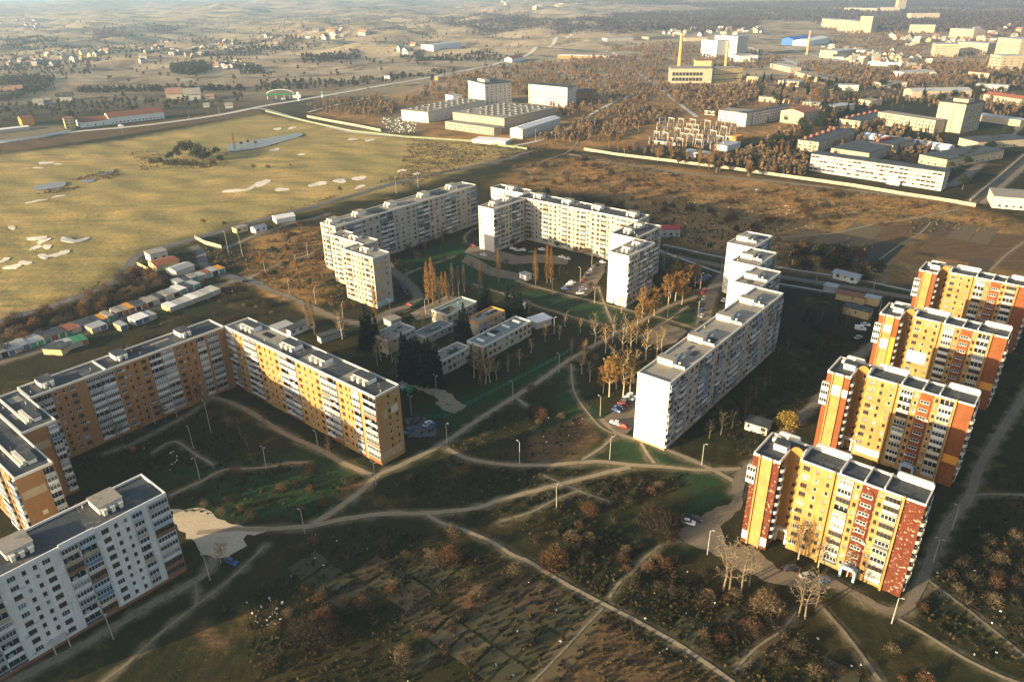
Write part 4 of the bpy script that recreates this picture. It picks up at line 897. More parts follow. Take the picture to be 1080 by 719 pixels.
rooflow([(875,166), (915,172)], 0, 8.5, 'grey roofed workshop wing behind the wide white office', depth=52, right='w3 w3 w3 w3 w3 w3')
r_, L_ = rooflow([(915,160), (940,164)], 0, 9, 'cream walled workshop in the office courtyard with orange roof drums', depth=40, right='w3 w3 w3 w3', front='w3 n1 w3')
rooflow([(968,172), (997,178)], 0, 7.5, 'dark roofed workshop wing at right rear of the wide white office', depth=80, right='w3 s2 w3 w3 w3 w3 w3 w3 w3 w3', roof=tar)
r2_, L2 = rooflow([(840,158), (862,161)], 0, 9.5, 'cream three storey wing with orange drums along its dark roof', depth=85, nfl=3, fh=3, right='w3 w3 w3 w3 w3 w3')
r3_, L3 = rooflow([(884,133), (906,136)], 0, 8, 'cream shed with orange roof drums beside the tower building', depth=80, right='w3 w3 w3 w3')
for rt, LL, hh, dd, n in ((r_, L_, 9.35, 30, 5), (r2_, L2, 9.85, 74, 6), (r3_, L3, 8.35, 70, 6)):
    mb = MB()
    for i in range(n): y = 6+(dd-8)*i/(n-1); mb.tube((LL*.22, y, hh-.02), (LL*.22, y, hh+2.6), 1.7, 1.7, 10)
    mb.build('roof_drum', rust_roof, rt)
tw, L_ = house((984,137), (1012,141), 36, 29, 'tall cream tower block with blank ribbed front at upper right', 'tower', factory_cream, tar, name='tower_block', front='n1 s1 n4 n1', right='w3 w3 w3 w3 w3 w3 w3', nfl=8, fh=3.3, limit=60, eave=.9)
roofbox(tw, L_*.35, L_*.9, 8, 20, 29.9, 33, factory_cream, 'lift_house'); mb = MB(); mb.box(L_*.42, L_*.62, -1.0, -.01, -1, 27); mb.build('stair_shaft', factory_cream, tw)
house((924,131), (984,141), 16, 13, 'long cream three storey wing left of the cream tower', 'office', factory_cream, tar_tan, name='office_wing', front='w3 '*18, nfl=3, fh=3.6, z0=1.5, right='n1', limit=60)
gh = plain('greenhouse_glass', (.45,.52,.62), .3, .2, .1); house((906,146), (1000,160), 12, 4, 'row of bluish white greenhouse roofs below the cream tower', 'greenhouse', whitewash, gh, kind='gable', ridge=1.6, name='greenhouse')
house((1010,153), (1030,158), 60, 7, 'dark roofed workshop right of the cream tower', 'workshop', factory_cream, tar, name='workshop_hall', front='w3 w3 w3', right='w3 w3 w3 w3 w3')
house((1020,126), (1075,134), 16, 6.5, 'low cream hall with rusty stains right of the cream tower', 'hall', factory_cream, tin, name='workshop_hall', front='s3 '*9, right='n1')
house((961,104), (1024,103), 24, 9, 'long grey roofed hall in front of the town trees', 'hall', factory_cream, tin, name='workshop_hall', front='w3 '*8, right='n1', kind='gable', ridge=3)
house((1036,106), (1076,112), 18, 8, 'cream gabled hall near the right edge among conifers', 'hall', factory_cream, rust_roof, name='workshop_hall', front='w3 '*6, kind='gable', ridge=3)
house((822,129), (846,132), 34, 13, 'cream gabled four storey house with reddish roof beside long office', 'house', factory_cream, rust_roof, kind='gable_end', ridge=3, name='building', front='n1 s2 n1', right='w3 w3 w3 w3 w3', nfl=4, fh=3.1, limit=40)
house((868,117), (880,119), 34, 7, 'low cream shed with grey roof right of the gabled house', 'shed', factory_cream, tin, name='workshop_hall', right='w3 w3 w3')
house((788,131), (795,132), 70, 14, 'white three storey office running back beside the substation', 'office', factory_white, tar, name='office_block', front='n1', right='w3 '*14, nfl=4, fh=3.2, limit=60, wscale=1.4)
house((757,128), (786,131), 26, 12, 'white office front with tall windows beside the substation', 'office', factory_white, tar_tan, name='office_block', front='w3 w3 s2 w3 w3 n2', nfl=3, fh=3.8, limit=40)
house((777,133), (786,134), 14, 14.5, 'narrow white stair tower of the office by the substation', 'tower', factory_white, tar, name='stair_tower')
# factory halls left of centre
h1, L_ = house((424,127), (452,130), 115, 12, 'white factory hall with rows of round skylights left of its neighbour', 'factory', factory_white, tar_tan, name='factory_hall', front='n1 w2 n1', right='w3 '*12, eave=.8)
h2, L2 = house((478,129), (532,136), 100, 11, 'cream factory hall roofed with rows of dark skylights', 'factory', factory_cream, tar_tan, name='factory_hall', front='n1', right='w3 '*14, eave=.8)
for rt, LL, hh, nx, ny in ((h1, L_, 12.8, 4, 9), (h2, L2, 11.8, 8, 8)):
    for i in range(nx):
        for j in range(ny):
            if random.random() < .14: continue
            x = 3+(LL-6)*(i+.5)/nx; y = 6+(104 if rt is h1 else 88)*(j+.5)/ny; mb = MB(); q_ = random.uniform(-.6, .6); mb.box(x-1.5+q_, x+1.5+q_, y-2.4, y+2.4, hh-.05, hh+.8, 1, 0); mb.build('roof_light', [tar, tar_tan], rt)
house((470,136), (521,143), 13, 8, 'low cream factory front with windows before the skylit hall', 'factory', factory_cream, tar_tan, name='factory_hall', front='w3 '*16, nfl=2, fh=3.5, right='n1', limit=40)
house((538,145), (551,147), 85, 10, 'long white shed with pale roof at right of the skylit hall', 'shed', factory_white, whitewash, kind='gable_end', ridge=2, name='long_shed', front='n1 s1 n1', right='w3 '*16)
house((498,151), (533,154), 18, 4, 'low white roofed store by the green fence', 'store', concrete, whitewash, name='storehouse', front='n1')
house((366,1), (366,1), 1, 1, 'x', 'x', concrete, concrete) if 0 else None
tb, L_ = house((494.5,108), (512,113), 40, 29, 'white seven storey office tower above the factory halls', 'tower', factory_white, tar, name='tower_block', front='w3 w3 s2 w3', right='w3 '*6, nfl=8, fh=3.3, limit=60, eave=.8)
roofbox(tb, L_*.35, L_*.75, 6, 14, 29.8, 33, factory_white, 'lift_house')
house((470,106), (478,108), 14, 8, 'small white cube building on the far side of the factory halls', 'building', whitewash, tin, name='plant_room')
fb, L_ = house((557.5,109), (598,113.5), 20, 25, 'white five storey block with regular windows right of the office tower', 'office', factory_white, tar, name='office_block', front='w3 '*13, right='w3 w3 s2 w3', nfl=5, fh=3.6, limit=65, eave=.7)
roofbox(fb, L_*.93, L_*1.0, 2, 10, 21.7, 24.5, factory_white, 'lift_house')
house((601,111), (628,106), 16, 15, 'lower brownish wing attached right of the white five storey block', 'office', brick_wall, tar, name='office_wing', front='w3 '*9, nfl=4, fh=3.4, limit=40)
# old boiler works with chimneys
bw, L_ = house((706,88), (750,88), 40, 22, 'old cream works with long dark window bands below the chimneys', 'factory', factory_cream, tar_tan, name='factory_hall', front='n1')
for za, zb in ((3.5, 8.5), (11.5, 16.5)):
    mb = MB(); mb.box(3, L_-14, -.12, -.003, za, zb, 0); n_ = int((L_-17)/5)
    for i in range(n_+1): x = 3+(L_-17.6)*i/n_; mb.box(x, x+.6, -.3, -.125, za, zb, 1)
    mb.build('window_band', [glass, ochre], bw)
house((751,87), (782,85), 30, 20, 'ruined tan works with empty window openings beside the old works', 'factory', ochre, tar_tan, name='factory_hall', front='w5 '*11, nfl=2, fh=8.5, z0=1.5, limit=40, wscale=2.2)
house((733,74), (751,74), 30, 16, 'tan boiler house behind the old works', 'factory', ochre, rust_roof, name='factory_hall')
house((787,87), (799,88), 20, 9, 'small tan house right of the ruined works', 'building', ochre, tar_tan, name='building')
house((755,61), (776,60), 50, 34, 'big pale blue white plant block behind the chimneys', 'factory', gh if 0 else whitewash, tin, name='plant_block')
house((776,61), (787,60), 60, 42, 'taller rear part of pale plant block behind the chimneys', 'factory', concrete, tin, name='plant_block')
house((778,66), (799,65), 40, 12, 'low white annexe in front of the pale plant block', 'factory', whitewash, tin, name='plant_annexe')
for (px, py), h, lab in (((716,77), 64, 'tallest ochre brick chimney rising from the old works'), ((764.5,77), 50, 'thin ochre brick chimney right of the old works'), ((851,58), 46, 'thick ochre chimney beside the bright blue shed')):
    p = at(px, py); c = thing('chimney', lab, 'chimney', p); mb = MB(); mb.tube((0,0,-1), (0,0,h), h*.062, h*.04, 20, cap=False); mb.build('shaft', chim_brick, c)
    mb = MB(); mb.tube((0,0,h), (0,0,h+2), h*.047, h*.047, 20); mb.build('cap', concrete, c)
house((836,48), (858,46), 30, 16, 'bright blue shed beside the thick ochre chimney', 'shed', vivid_blue, vivid_blue, kind='gable', ridge=4, name='shed')
house((853,49), (874,46), 40, 14, 'white shed in front of the bright blue shed', 'shed', whitewash, whitewash, kind='gable', ridge=4, name='shed')
# far row of flats and town blocks
for i, (p1, p2, d, h, lab) in enumerate([((883,33), (905,35), 40, 34, 'far cream row of flats standing above brown woods, left part'), ((905,35), (918,35), 30, 46, 'far cream flats with the tallest front above brown woods'), ((866,28), (884,31), 40, 26, 'low far pale flats left of the far cream row'),
      ((1047,63), (1071,66), 40, 40, 'tall pale apartment block near the right edge, above conifers'), ((1041,73), (1053,75), 40, 24, 'cream five storey block in front of the tall pale block'), ((985,60), (1010,60), 40, 24, 'far cream flats in the middle of the distant town'), ((1008,56), (1040,58), 40, 22, 'long far cream flats left of the tall pale block'), ((1000,41), (1025,43), 40, 26, 'far cream flats at the back of the distant town'), ((958,35), (985,35), 40, 22, 'small far flats at the left of the distant town'), ((960,22), (990,22), 40, 26, 'far pale flats against the violet woods'), ((882,62), (902,60), 40, 14, 'far cream workshop between blue shed and town'), ((946,13), (954,13), 30, 60, 'pale factory tower on the far plain'), ((930,14), (948,14), 60, 24, 'pale factory on the far plain'), ((890,12), (925,13), 80, 16, 'long pale factory on the far plain')]):
    house(p1, p2, d, h, lab, 'flats', factory_cream, tin, name='block_of_flats', front='w5 '*9, right='w5 w5 w5', nfl=max(2, int(h/4.5)), fh=4.4, limit=30, wscale=1.7)
for p1, p2, d, h, lab, wl, rf_ in [((800,107),(838,110),14,6,'long low shed with sandy roof behind the gabled house',factory_cream,tar_tan), ((846,113),(866,115),12,6,'low cream shed between gabled house and dark conifers',factory_cream,tin), ((878,95),(905,96),20,7,'white roofed shed among conifers below the town yards',factory_white,tin),
      ((928,93),(956,92),18,7,'pale shed left of the long grey roofed hall',factory_white,tar_tan), ((812,72),(833,77),20,8,'shed beside the pale double road, nearer the chimneys',factory_cream,concrete), ((838,80),(868,89),16,7,'long cream shed at the near end of the pale double road',factory_cream,tar_tan), ((888,57),(912,58),30,9,'long pale store right of the bright blue shed',factory_white,tin),
      ((915,69),(950,71),20,6,'low white market roof in the distant town yards',factory_white,whitewash), ((1028,95),(1062,97),16,8,'low pale hall between cream tower and tall apartment block',factory_white,tin), ((640,44),(668,43),30,8,'pale shed at the far end of the straight lane',factory_white,tin), ((684,42),(708,41),30,8,'tan hall left behind the tallest chimney',factory_cream,tar_tan), ((722,44),(746,43),24,9,'long tan wall building right behind the tallest chimney',factory_cream,tar_tan),
      ((743,121),(754,122),10,5,'small white hut left of the substation office',factory_white,tar), ((820,90),(842,92),16,7,'grey roofed shed among trees behind the substation office',factory_cream,tin), ((905,110),(918,112),20,6,'small tan shed among conifers left of the long cream wing',factory_cream,tar_tan), ((952,82),(985,80),22,8,'pale long roof at the near edge of the town yards',factory_white,tin), ((1020,82),(1042,84),24,9,'cream workshop below the tall pale apartment block',factory_cream,rust_roof)]:
    house(p1, p2, d, h, lab, 'shed', wl, rf_, name='workshop_hall', front='w3 '*7, right='w3 w3', limit=20, wscale=1.3)
# right edge building and things by the fence
house((1046,219), (1095,223), 26, 8, 'flat roofed cream store at the right edge by the track', 'store', concrete, tar_tan, name='storehouse', front='n1 w2 w2 w2 w2 w2 n2')
house((720,164), (746,168), 12, 4.2, 'white hut with dark door openings in front of the substation', 'hut', whitewash, tin, name='substation_hut', front='w2 w2 s2 w2 w2 w2')
house((753,158), (767,160), 26, 5, 'white gable store with grey roof at the substation corner', 'store', whitewash, tin, name='storehouse')
house((769,149), (776,150), 14, 5, 'small orange shed by the substation', 'shed', orange_paint, orange_paint, name='shed')
house((688,151), (712,154), 8, 3, 'long low grey shed in front of the substation yard', 'shed', concrete, tar, name='shed')
# red roofed hall on the left
house((116,131.5), (174,125), 22, 8, 'long white hall with rust red gabled roof by the far road', 'hall', whitewash, rust_roof, kind='gable', ridge=5, name='long_hall', front='n1 '+'w3 '*14+'n1', limit=40)
house((86,135), (116,131.5), 22, 6, 'lower red roofed part joined to the long white hall', 'hall', whitewash, rust_roof, kind='gable', ridge=4, name='long_hall', front='n1 w3 w3 w3 n1')
house((70,136.5), (80,135.5), 16, 12, 'tan ruined end block left of the red roofed hall', 'building', ochre, rust_roof, name='building', front='w3 w3', nfl=3, fh=3.5)
house((24,133), (37,131.5), 16, 8, 'small bright orange house left of the red roofed hall', 'house', orange_paint, rust_roof, name='house', kind='gable', ridge=3)
house((-20,143), (32,137), 12, 3.6, 'long white roofed shed at the left edge by the far road', 'shed', concrete, whitewash, name='long_shed')
house((588,62), (642,61), 26, 7, 'long brown hall with pale roof beside the straight lane', 'hall', brick_wall, whitewash, name='long_hall', front='w3 '*10)
house((540,66), (552,64), 18, 8, 'red gabled house by the far road', 'house', whitewash, plain('far_red_roof', (.5,.09,.05), .7, .1, .1), kind='gable', ridge=4, name='house')
house((457,52), (486,51), 40, 14, 'white farm sheds on the far plain under a red bank', 'farm', whitewash, tin, name='farm_shed', front='w3 '*8)
house((462,85), (472,84), 10, 5, 'yellow roadside house on the far road', 'house', orange_paint, tin, name='house')
# filling station
g0 = at(300, 104); gs = thing('filling_station', 'green and white filling station canopy beside the far road', 'filling station', g0, rad(14)); mb = MB(); mb.box(-26, 10, -5, 8, 5.6, 6.9); mb.build('canopy', green_paint, gs)
mb = MB()
for x in (-24, -12, 0, 8):
    for y in (-3.5, 6.5): mb.box(x-.3, x+.3, y-.3, y+.3, -1, 5.6)
mb.build('column', whitewash, gs); mb = MB(); mb.box(12, 24, -4, 7, -1, 4.6); mb.build('shop', whitewash, gs)
mb = MB(); prev = None
for t in np.linspace(0, math.pi, 14):
    p = (-6-20*math.cos(t), 8.3, 5+7*math.sin(t))
    if prev: mb.tube(prev, p, .7, .7, 5)
    prev = p
mb.build('roof_arch', whitewash, gs)
for (px, py), lab in (((315,107), 'white sign pylon beside the filling station'), ((340,103), 'small green and white pylon along the far road')):
    s = thing('sign_pylon', lab, 'sign', at(px, py)); mb = MB(); mb.box(-.9, .9, -.4, .4, -1, 13 if px == 315 else 8); mb.build('post', whitewash, s); mb = MB(); mb.box(-1.6, 1.6, -.5, -.41, 7 if px == 315 else 4, 12.5 if px == 315 else 7.5); mb.build('panel', green_paint if px > 320 else whitewash, s)
s = thing('billboard', 'white billboard standing by the far road', 'billboard', at(408.5,86)); mb = MB(); mb.box(-5, 5, -.2, .2, 4, 9); mb.build('panel', whitewash, s); mb = MB(); mb.box(-.3, .3, -.15, .15, -1, 4); mb.build('post', rail_steel, s)

# village houses: small gabled things
vw = [concrete, cream_panel, ochre, concrete]; vr = [tar_tan, plain('village_tiles', (.28,.16,.11), .8, .2, .2), concrete, tar]
VP = []
for i in range(4):
    r = thing('village_house', None, 'house', (0, -200-20*i, 0)); mb = MB(); mb.box(-5, 5, -4, 4, -2, 4); mb.tri((-5,4,4),(-5,-4,4),(-5,0,7)); mb.tri((5,-4,4),(5,4,4),(5,0,7)); a = mb.build('wall', vw[i], r)
    mb = MB(); mb.quad((-5.5,-4.6,3.6),(5.5,-4.6,3.6),(5.5,0,7.2),(-5.5,0,7.2)); mb.quad((5.5,4.6,3.6),(-5.5,4.6,3.6),(-5.5,0,7.2),(5.5,0,7.2)); b_ = mb.build('roof', vr[i], r); KIDS[r.name] = [a, b_]; VP.append(r)
def village(px, n, lab, group, sc=(.9, 1.5)):
    for i in range(n):
        t = random.random()*(len(px)-1); k = int(t); p = [px[k][j]+(px[k+1][j]-px[k][j])*(t-k) for j in (0, 1)]; w = px[k][2]
        q = at(p[0]+random.uniform(-6, 6), p[1]+random.uniform(-w, w)); o = copy_thing(random.choice(VP), q, random.uniform(0, 3.14), .8*random.uniform(*sc)); tag(o, lab, 'house', group)
village([(50,60,3), (85,59,3), (122,56,3)], 20, 'tiny pale house in the far hazy village left of the middle', 'houses of the left far village', (1.2, 2.2))
village([(148,62,4), (165,52,6), (200,56,6), (225,54,6), (248,48,5)], 46, 'tiny white house in the far village on the slope', 'houses of the far village on the slope', (1.1, 2))
village([(222,70,3), (250,71,4), (288,72,3)], 22, 'small cream house in the village by the dark hedge', 'houses of the village near the dark hedge', (1, 1.7))
village([(0,68,4), (30,66,4), (60,72,4)], 14, 'tiny house at the left edge of the far hills', 'houses at the far left edge', (1, 1.9))
village([(275,45,3), (330,40,4), (370,37,3), (398,34,3)], 22, 'tiny pale house in the hazy village on the far plain', 'houses of the far plain village', (1.5, 3))
village([(0,27,3), (30,22,4), (45,36,3)], 14, 'tiny white house near the top left corner', 'houses near the top left corner', (1.8, 3.2))
village([(510,7,1.5), (540,6,2)], 6, 'faint pale house near the top edge of the plain', 'houses near the top edge', (3, 5))
village([(565,9,1.5), (620,8,1.5)], 8, 'faint pale house before the violet far wood', 'houses before the violet far wood', (3, 5))
village([(415,52,1.5), (436,53,2)], 5, 'small pale house left of the white farm sheds', 'houses left of the farm sheds', (1.4, 2.2))
village([(870,55,6), (900,60,8), (940,63,10), (980,72,8)], 90, 'small pale shed in the crowded yards of the distant town', 'sheds in the distant town yards', (.8, 1.8))
village([(700,38,3), (740,35,3), (800,33,4)], 30, 'small pale roof among brown trees behind the chimneys', 'roofs behind the chimneys', (1.2, 2.4))
village([(930,42,6), (990,46,8), (1040,40,8), (1078,34,6)], 40, 'pale roof among trees in the far town', 'roofs in the far town', (1.4, 2.6))
for px, py, lab, sc in ((12,99,'cream house at the left edge behind a green hedge',1.5), (20,97,'white house beside the cream house near the left edge',1.5), (42,111,'pale house with reddish shed beyond the orange house',1.3), (50,110,'reddish roofed house beyond the orange house',1.2), (71,106,'grey barn with round roof above the red roofed hall',1.7), (185,104,'tall cream house above the red hall, left of three',2.2), (204,105,'broad white house above the red hall, middle of three',2.3), (222,105,'small cream house above the red hall, right of three',1.2), (218,113,'white van-sized hut by the far road',.8), (242,114,'white tent beside the far road junction',1.0)):
    o = copy_thing(VP[1 if 'cream' in lab else (3 if 'grey' in lab else 0)], at(px, py), .3, sc); tag(o, lab, 'house')
for r in VP:
    for k in KIDS[r.name]: bpy.data.objects.remove(k)
    bpy.data.objects.remove(r)

# ------------------------------------------------------------------ walls and fences
green_grey = plain('pale_green_fence', (.2,.24,.16), .8, .2, .1)
def wallrun(name, lab, cat, px, h, t, mat, post=None, step=6.0, posts_mat=None):
    pts = [at(*p) for p in px]; o = pts[0]; root = thing(name, lab, cat, o); mb = MB(); pb = MB(); spots = []
    for a, b in zip(pts, pts[1:]):
        a, b = a-o, b-o; d = (b-a); L = d.length; d.normalize(); n = Vector((-d.y, d.x, 0)).normalized()*t/2; k = max(1, int(L/step))
        for i in range(k):
            p = a.lerp(b, i/k); q = a.lerp(b, (i+1)/k-.02/max(1, k)); dz = random.uniform(-.06, .06)
            V = [p+n, q+n, q-n, p-n]; lo = [(v.x, v.y, v.z-.8) for v in V]; hi = [(v.x, v.y, v.z+h+dz) for v in V]
            mb.quad(lo[3], lo[2], hi[2], hi[3]); mb.quad(lo[1], lo[0], hi[0], hi[1]); mb.quad(hi[0], hi[3], hi[2], hi[1])
            if post: spots.append(p)
    mb.build('panel', mat, root)
    if post:
        pb.box(-post, post, -post, post, -.8, h+.25); me = pb.mesh('post', [posts_mat or mat]); st = max(1, math.ceil(len(spots)/95))
        for p in spots[::st]: link('post', me, root, p)
wallrun('boundary_wall', 'long pale concrete wall in front of the wide white office', 'wall', [(616,158.5),(650,164),(700,170),(773,179),(800,183),(850,190),(900,197),(960,207),(1000,213),(1029,218)], 2.4, .35, factory_cream, .25)
wallrun('boundary_wall', 'pale wall running away beside the track at right', 'wall', [(1023,213),(1040,199),(1058,184),(1082,163)], 2.2, .3, factory_cream, .2)
wallrun('boundary_wall', 'cream wall beside the lane left of the white factory', 'wall', [(324,124),(350,129),(378,134),(402,139)], 2.8, .4, factory_cream, .3)
wallrun('fence', 'pale green fence along the top edge of the golf course', 'fence', [(280,118),(320,128),(370,139),(425,145),(500,150),(556,158)], 2.0, .12, green_grey, .15)
wallrun('boundary_wall', 'cream yard wall beside the golf road', 'wall', [(206,252),(216,257),(234,262)], 2.2, .3, factory_cream, .2)
wallrun('boundary_wall', 'low concrete wall at the corner of the brush and golf road', 'wall', [(145,279),(157,285)], 1.6, .3, ochre)
wallrun('boundary_wall', 'pale wall beside the grey slab road at left edge of the far road', 'wall', [(0,151),(40,146),(75,139)], 2.5, .3, whitewash)
def open_fence(lab, px, h, mat, step=2.5):
    pts = [at(*p) for p in px]; o = pts[0]; root = thing('fence', lab, 'fence', o); r = MB(); k = 0
    for a, b in zip(pts, pts[1:]):
        n = max(1, int((b-a).length/step)); a, b = a-o, b-o
        for z in (.25, h*.55, h-.1): r.tube(a+Vector((0,0,z)), b+Vector((0,0,z)), .03, .03, 4)
        for i in range(n*3): p = a.lerp(b, i/(n*3)); r.tube(p+Vector((0,0,.2)), p+Vector((0,0,h)), .015, .015, 3)
        for i in range(n):
            if k < 95: q = MB(); p = a.lerp(b, i/n); q.tube(p+Vector((0,0,-.4)), p+Vector((0,0,h+.1)), .07, .07, 5); q.build('post', mat, root); k += 1
    r.build('railing', mat, root)
open_fence('green railing fence of the kindergarten along the main footpath', [(448,441),(470,440),(512,418),(550,398),(590,377),(603,369)], 1.5, teal_paint)
wallrun('fence', 'green fence beside the footpath at the poplars', 'fence', [(432,326),(445,318),(470,308)], 1.4, .06, green_paint, .1, 2.5)
# small yard furniture seen as coloured specks
def hut_small(px, py, lab, mat, roofm, s=1.6):
    t_ = thing('play_hut', lab, 'play hut', at(px, py), random.uniform(0, 3)); mb = MB(); mb.box(-s/2, s/2, -s/2, s/2, 0, 1.3); mb.build('wall', mat, t_)
    mb = MB(); mb.extr([(-s*.65, 1.3), (s*.65, 1.3), (0, 2.2)], -s*.6, s*.6); mb.build('roof', roofm, t_)
hut_small(432, 413, 'bright green play hut in the kindergarten yard', green_paint, green_paint, 2.2); hut_small(426, 411, 'teal play hut beside the green one', teal_paint, tin, 2.0); hut_small(434, 402, 'orange play hut in the kindergarten yard', orange_paint, orange_paint, 1.8)
hut_small(413, 475.5, 'small red hut in the dark yard of the brick slabs', red_tile, red_tile) if 0 else hut_small(141, 476, 'tiny red play hut in the dark yard of the brick slabs', red_tile, orange_tile, 1.4)

# ------------------------------------------------------------------ cars
paints = {k: plain('car_'+k, c, .3, .05, .2, 0) for k, c in dict(white=(.75,.75,.76), red=(.32,.02,.02), blue=(.03,.07,.22), dark=(.03,.035,.045), silver=(.4,.42,.44)).items()}
for mm_ in paints.values(): mm_.node_tree.nodes['Principled BSDF'].inputs['Specular IOR Level'].default_value = .6
lamp_white = plain('lamp_lens', (.8,.8,.75), .3, 0, .5, 0); lamp_red = plain('tail_lens', (.4,.02,.02), .3, 0, .5, 0)
def loft(mb, secs, m=0):
    for a, b in zip(secs, secs[1:]):
        n = len(a)
        for i in range(n): j = (i+1) % n; mb.quad(a[i], a[j], b[j], b[i], m)
    mb.poly(list(reversed(secs[0])), m); mb.poly(secs[-1], m)
def car_meshes(van=False):
    def sec(x, w, zb, zt, wt): return [(x, -w, zb), (x, w, zb), (x, w, zb+(zt-zb)*.55), (x, wt, zt), (x, -wt, zt), (x, -w, zb+(zt-zb)*.55)]
    b = MB(); g = MB(); w = MB(); h = MB(); tl = MB()
    if not van:
        loft(b, [sec(-2.15,.72,.35,.75,.66), sec(-2.05,.82,.25,.92,.74), sec(-1.1,.87,.22,.98,.78), sec(.7,.87,.22,.95,.78), sec(1.7,.84,.24,.84,.72), sec(2.1,.74,.32,.68,.6)])
        loft(b, [[(-1.35,-.58,1.40),(-1.35,.58,1.40),(-1.3,.55,1.45),(-1.3,-.55,1.45)], [(.25,-.58,1.40),(.25,.58,1.40),(.2,.55,1.46),(.2,-.55,1.46)]])
        loft(g, [[(-1.85,-.74,.93),(-1.85,.74,.93),(-1.35,.57,1.41),(-1.35,-.57,1.41)], [(.95,-.74,.92),(.95,.74,.92),(.25,.57,1.41),(.25,-.57,1.41)]])
        fx, rx, hz = 2.0, -2.1, .62
    else:
        loft(b, [sec(-2.5,.9,.35,1.95,.84), sec(-2.4,.95,.25,2.1,.88), sec(1.2,.95,.25,2.1,.86), sec(1.75,.95,.25,1.25,.85), sec(2.5,.86,.3,.95,.72)])
        loft(g, [[(1.2,-.87,1.2),(1.2,.87,1.2),(1.2,.8,2.0),(1.2,-.8,2.0)], [(1.82,-.87,1.22),(1.82,.87,1.22),(1.34,.8,1.98),(1.34,-.8,1.98)]])
        g.box(-.2, 1.1, -.965, -.94, 1.3, 1.85); g.box(-.2, 1.1, .94, .965, 1.3, 1.85)
        fx, rx, hz = 2.35, -2.5, .75
    w.tube((0,-.1,0), (0,.1,0), .32, .32, 12); w.tube((0,.1,0), (0,.1001,0), .32, .1, 12)
    h.box(-.06, .06, -.17, .17, -.09, .09); return b, g, w, h, (fx, rx, hz)
CM = {}
for v in (False, True):
    b, g, w, h, d = car_meshes(v); CM[v] = ({k: b.mesh('car_body', [m]) for k, m in paints.items()}, g.mesh('car_glass', [glass]), w.mesh('wheel', [blackish]), h.mesh('headlight', [lamp_white]), h.mesh('tail_light', [lamp_red]), d)
def car(px, py, color, ang, lab, group=None, van=False, rel=True):
    p = at(px, py); p.z += .2; bm_, gm, wm, hm, tm, (fx, rx, hz) = CM[van]
    r = thing('parked_car' if not van else 'parked_van', lab, 'car' if not van else 'van', p, ang, group)
    link('body', bm_[color], r); link('windows', gm, r)
    for x in (-1.3, 1.35):
        for y in (-.76, .76): link('wheel', wm, r, (x, y, .3))
    for y in (-.55, .55): link('headlight', hm, r, (fx, y, hz)); link('tail_light', tm, r, (rx, y, hz+.05))
    return r
U_, V_ = GRID, GRID-math.pi/2
def carline(L, ang, many, where, group):
    os_ = [(car(x, y, c, ang+random.uniform(-.08, .08)+(math.pi if random.random() < .5 else 0), '', group, v), c, v) for x, y, c, v in L]; os_.sort(key=lambda e: proj(e[0].location)[0])
    for i, (o, c, v) in enumerate(os_):
        o['label'] = f"{c} {'van' if v else 'car'}, {'rightmost' if i == len(os_)-1 else ('leftmost' if i == 0 else ORD[i]+' from left')}, {where}"
carline([(650.6,434,'blue',0),(653.5,430.8,'blue',0),(656.8,427.6,'red',0),(660.2,424.4,'dark',0),(663.6,421.2,'white',0),(667,418.2,'white',0)], V_, '', 'in the row by the white end wall', 'cars parked beside the grey slab')
carline([(649,447,'white',0),(656.5,450.5,'red',0)], V_+.2, 'two cars', 'at the near edge of the white wall car park', 'two cars at the near edge of the car park')
carline([(742,309,'red',1),(741.6,316,'white',0),(741,322,'dark',0),(740.3,328,'blue',0),(739.6,334,'white',0),(739,341,'dark',0)], U_-.3+.45, 'vehicles in a file', 'on the lane left of the stepped row', 'cars along the lane of the stepped row')
carline([(736.5,299.5,'red',0),(740,297,'dark',0),(743.2,294.8,'blue',0),(746.4,292.6,'dark',0)], V_+.5, 'parked cars in row', 'in the row at the lane bend', 'cars near the lane bend'); car(763.5,317.5,'white',U_,'lone white car parked against the stepped grey row')
carline([(596,305.5,'blue',0),(598.6,303.2,'dark',0),(601,301,'white',0),(603.5,298.8,'white',0)], V_+.4, 'parked cars in row', 'at left of the lawn car park', 'cars at the left of the lawn car park')
carline([(612,310,'white',0),(615,305.8,'white',0)], .1, 'two white cars', 'beside the path by the white end block', 'two white cars by the path')
carline([(616,296,'red',0),(619,291.6,'dark',0),(622,288,'white',0),(625,284.2,'silver',0),(629,280.5,'dark',0)], U_, 'parked cars in row', 'in the row running back beside the lawn', 'cars running back beside the lawn'); car(636,277.5,'silver',V_,'silver car under the long cream block near the lawn')
carline([(498,260,'red',0),(510,270,'white',0),(533,276,'dark',0),(541,263,'white',0),(546,265,'silver',0),(551,264.5,'white',0),(571,264,'white',0),(592,272,'white',0),(560,267,'dark',0),(598,274,'silver',0)], V_+.3, 'parked cars', 'in front of the long cream block', 'cars before the cream blocks')
carline([(426,307,'dark',0),(428,310.5,'dark',0),(424,303,'blue',0)], U_+1.1, 'dark cars', 'at the kerb by the banded end wall', 'dark cars by the banded wall'); car(433,322.5,'red',V_,'red car by the bend below the banded end wall')
carline([(431,456,'blue',0),(433,446,'dark',0),(440,444.5,'dark',0),(451,448,'white',0),(456.5,450.5,'blue',0)], U_+.1, 'parked cars', 'beside the brown end wall of the golden slab', 'cars beside the golden slab')
car(726,552,'white',V_+.3,'white car parked at the entrance of the nearest yellow block yard'); car(733.5,548,'dark',V_+.3,'dark car beside the white car near the nearest yellow block')
carline([(833,600,'dark',0),(851,608.5,'silver',0),(857,613,'dark',0),(867,613.5,'blue',0)], V_+.9, 'parked cars', 'under the front of the nearest yellow block', 'cars under the nearest yellow block')
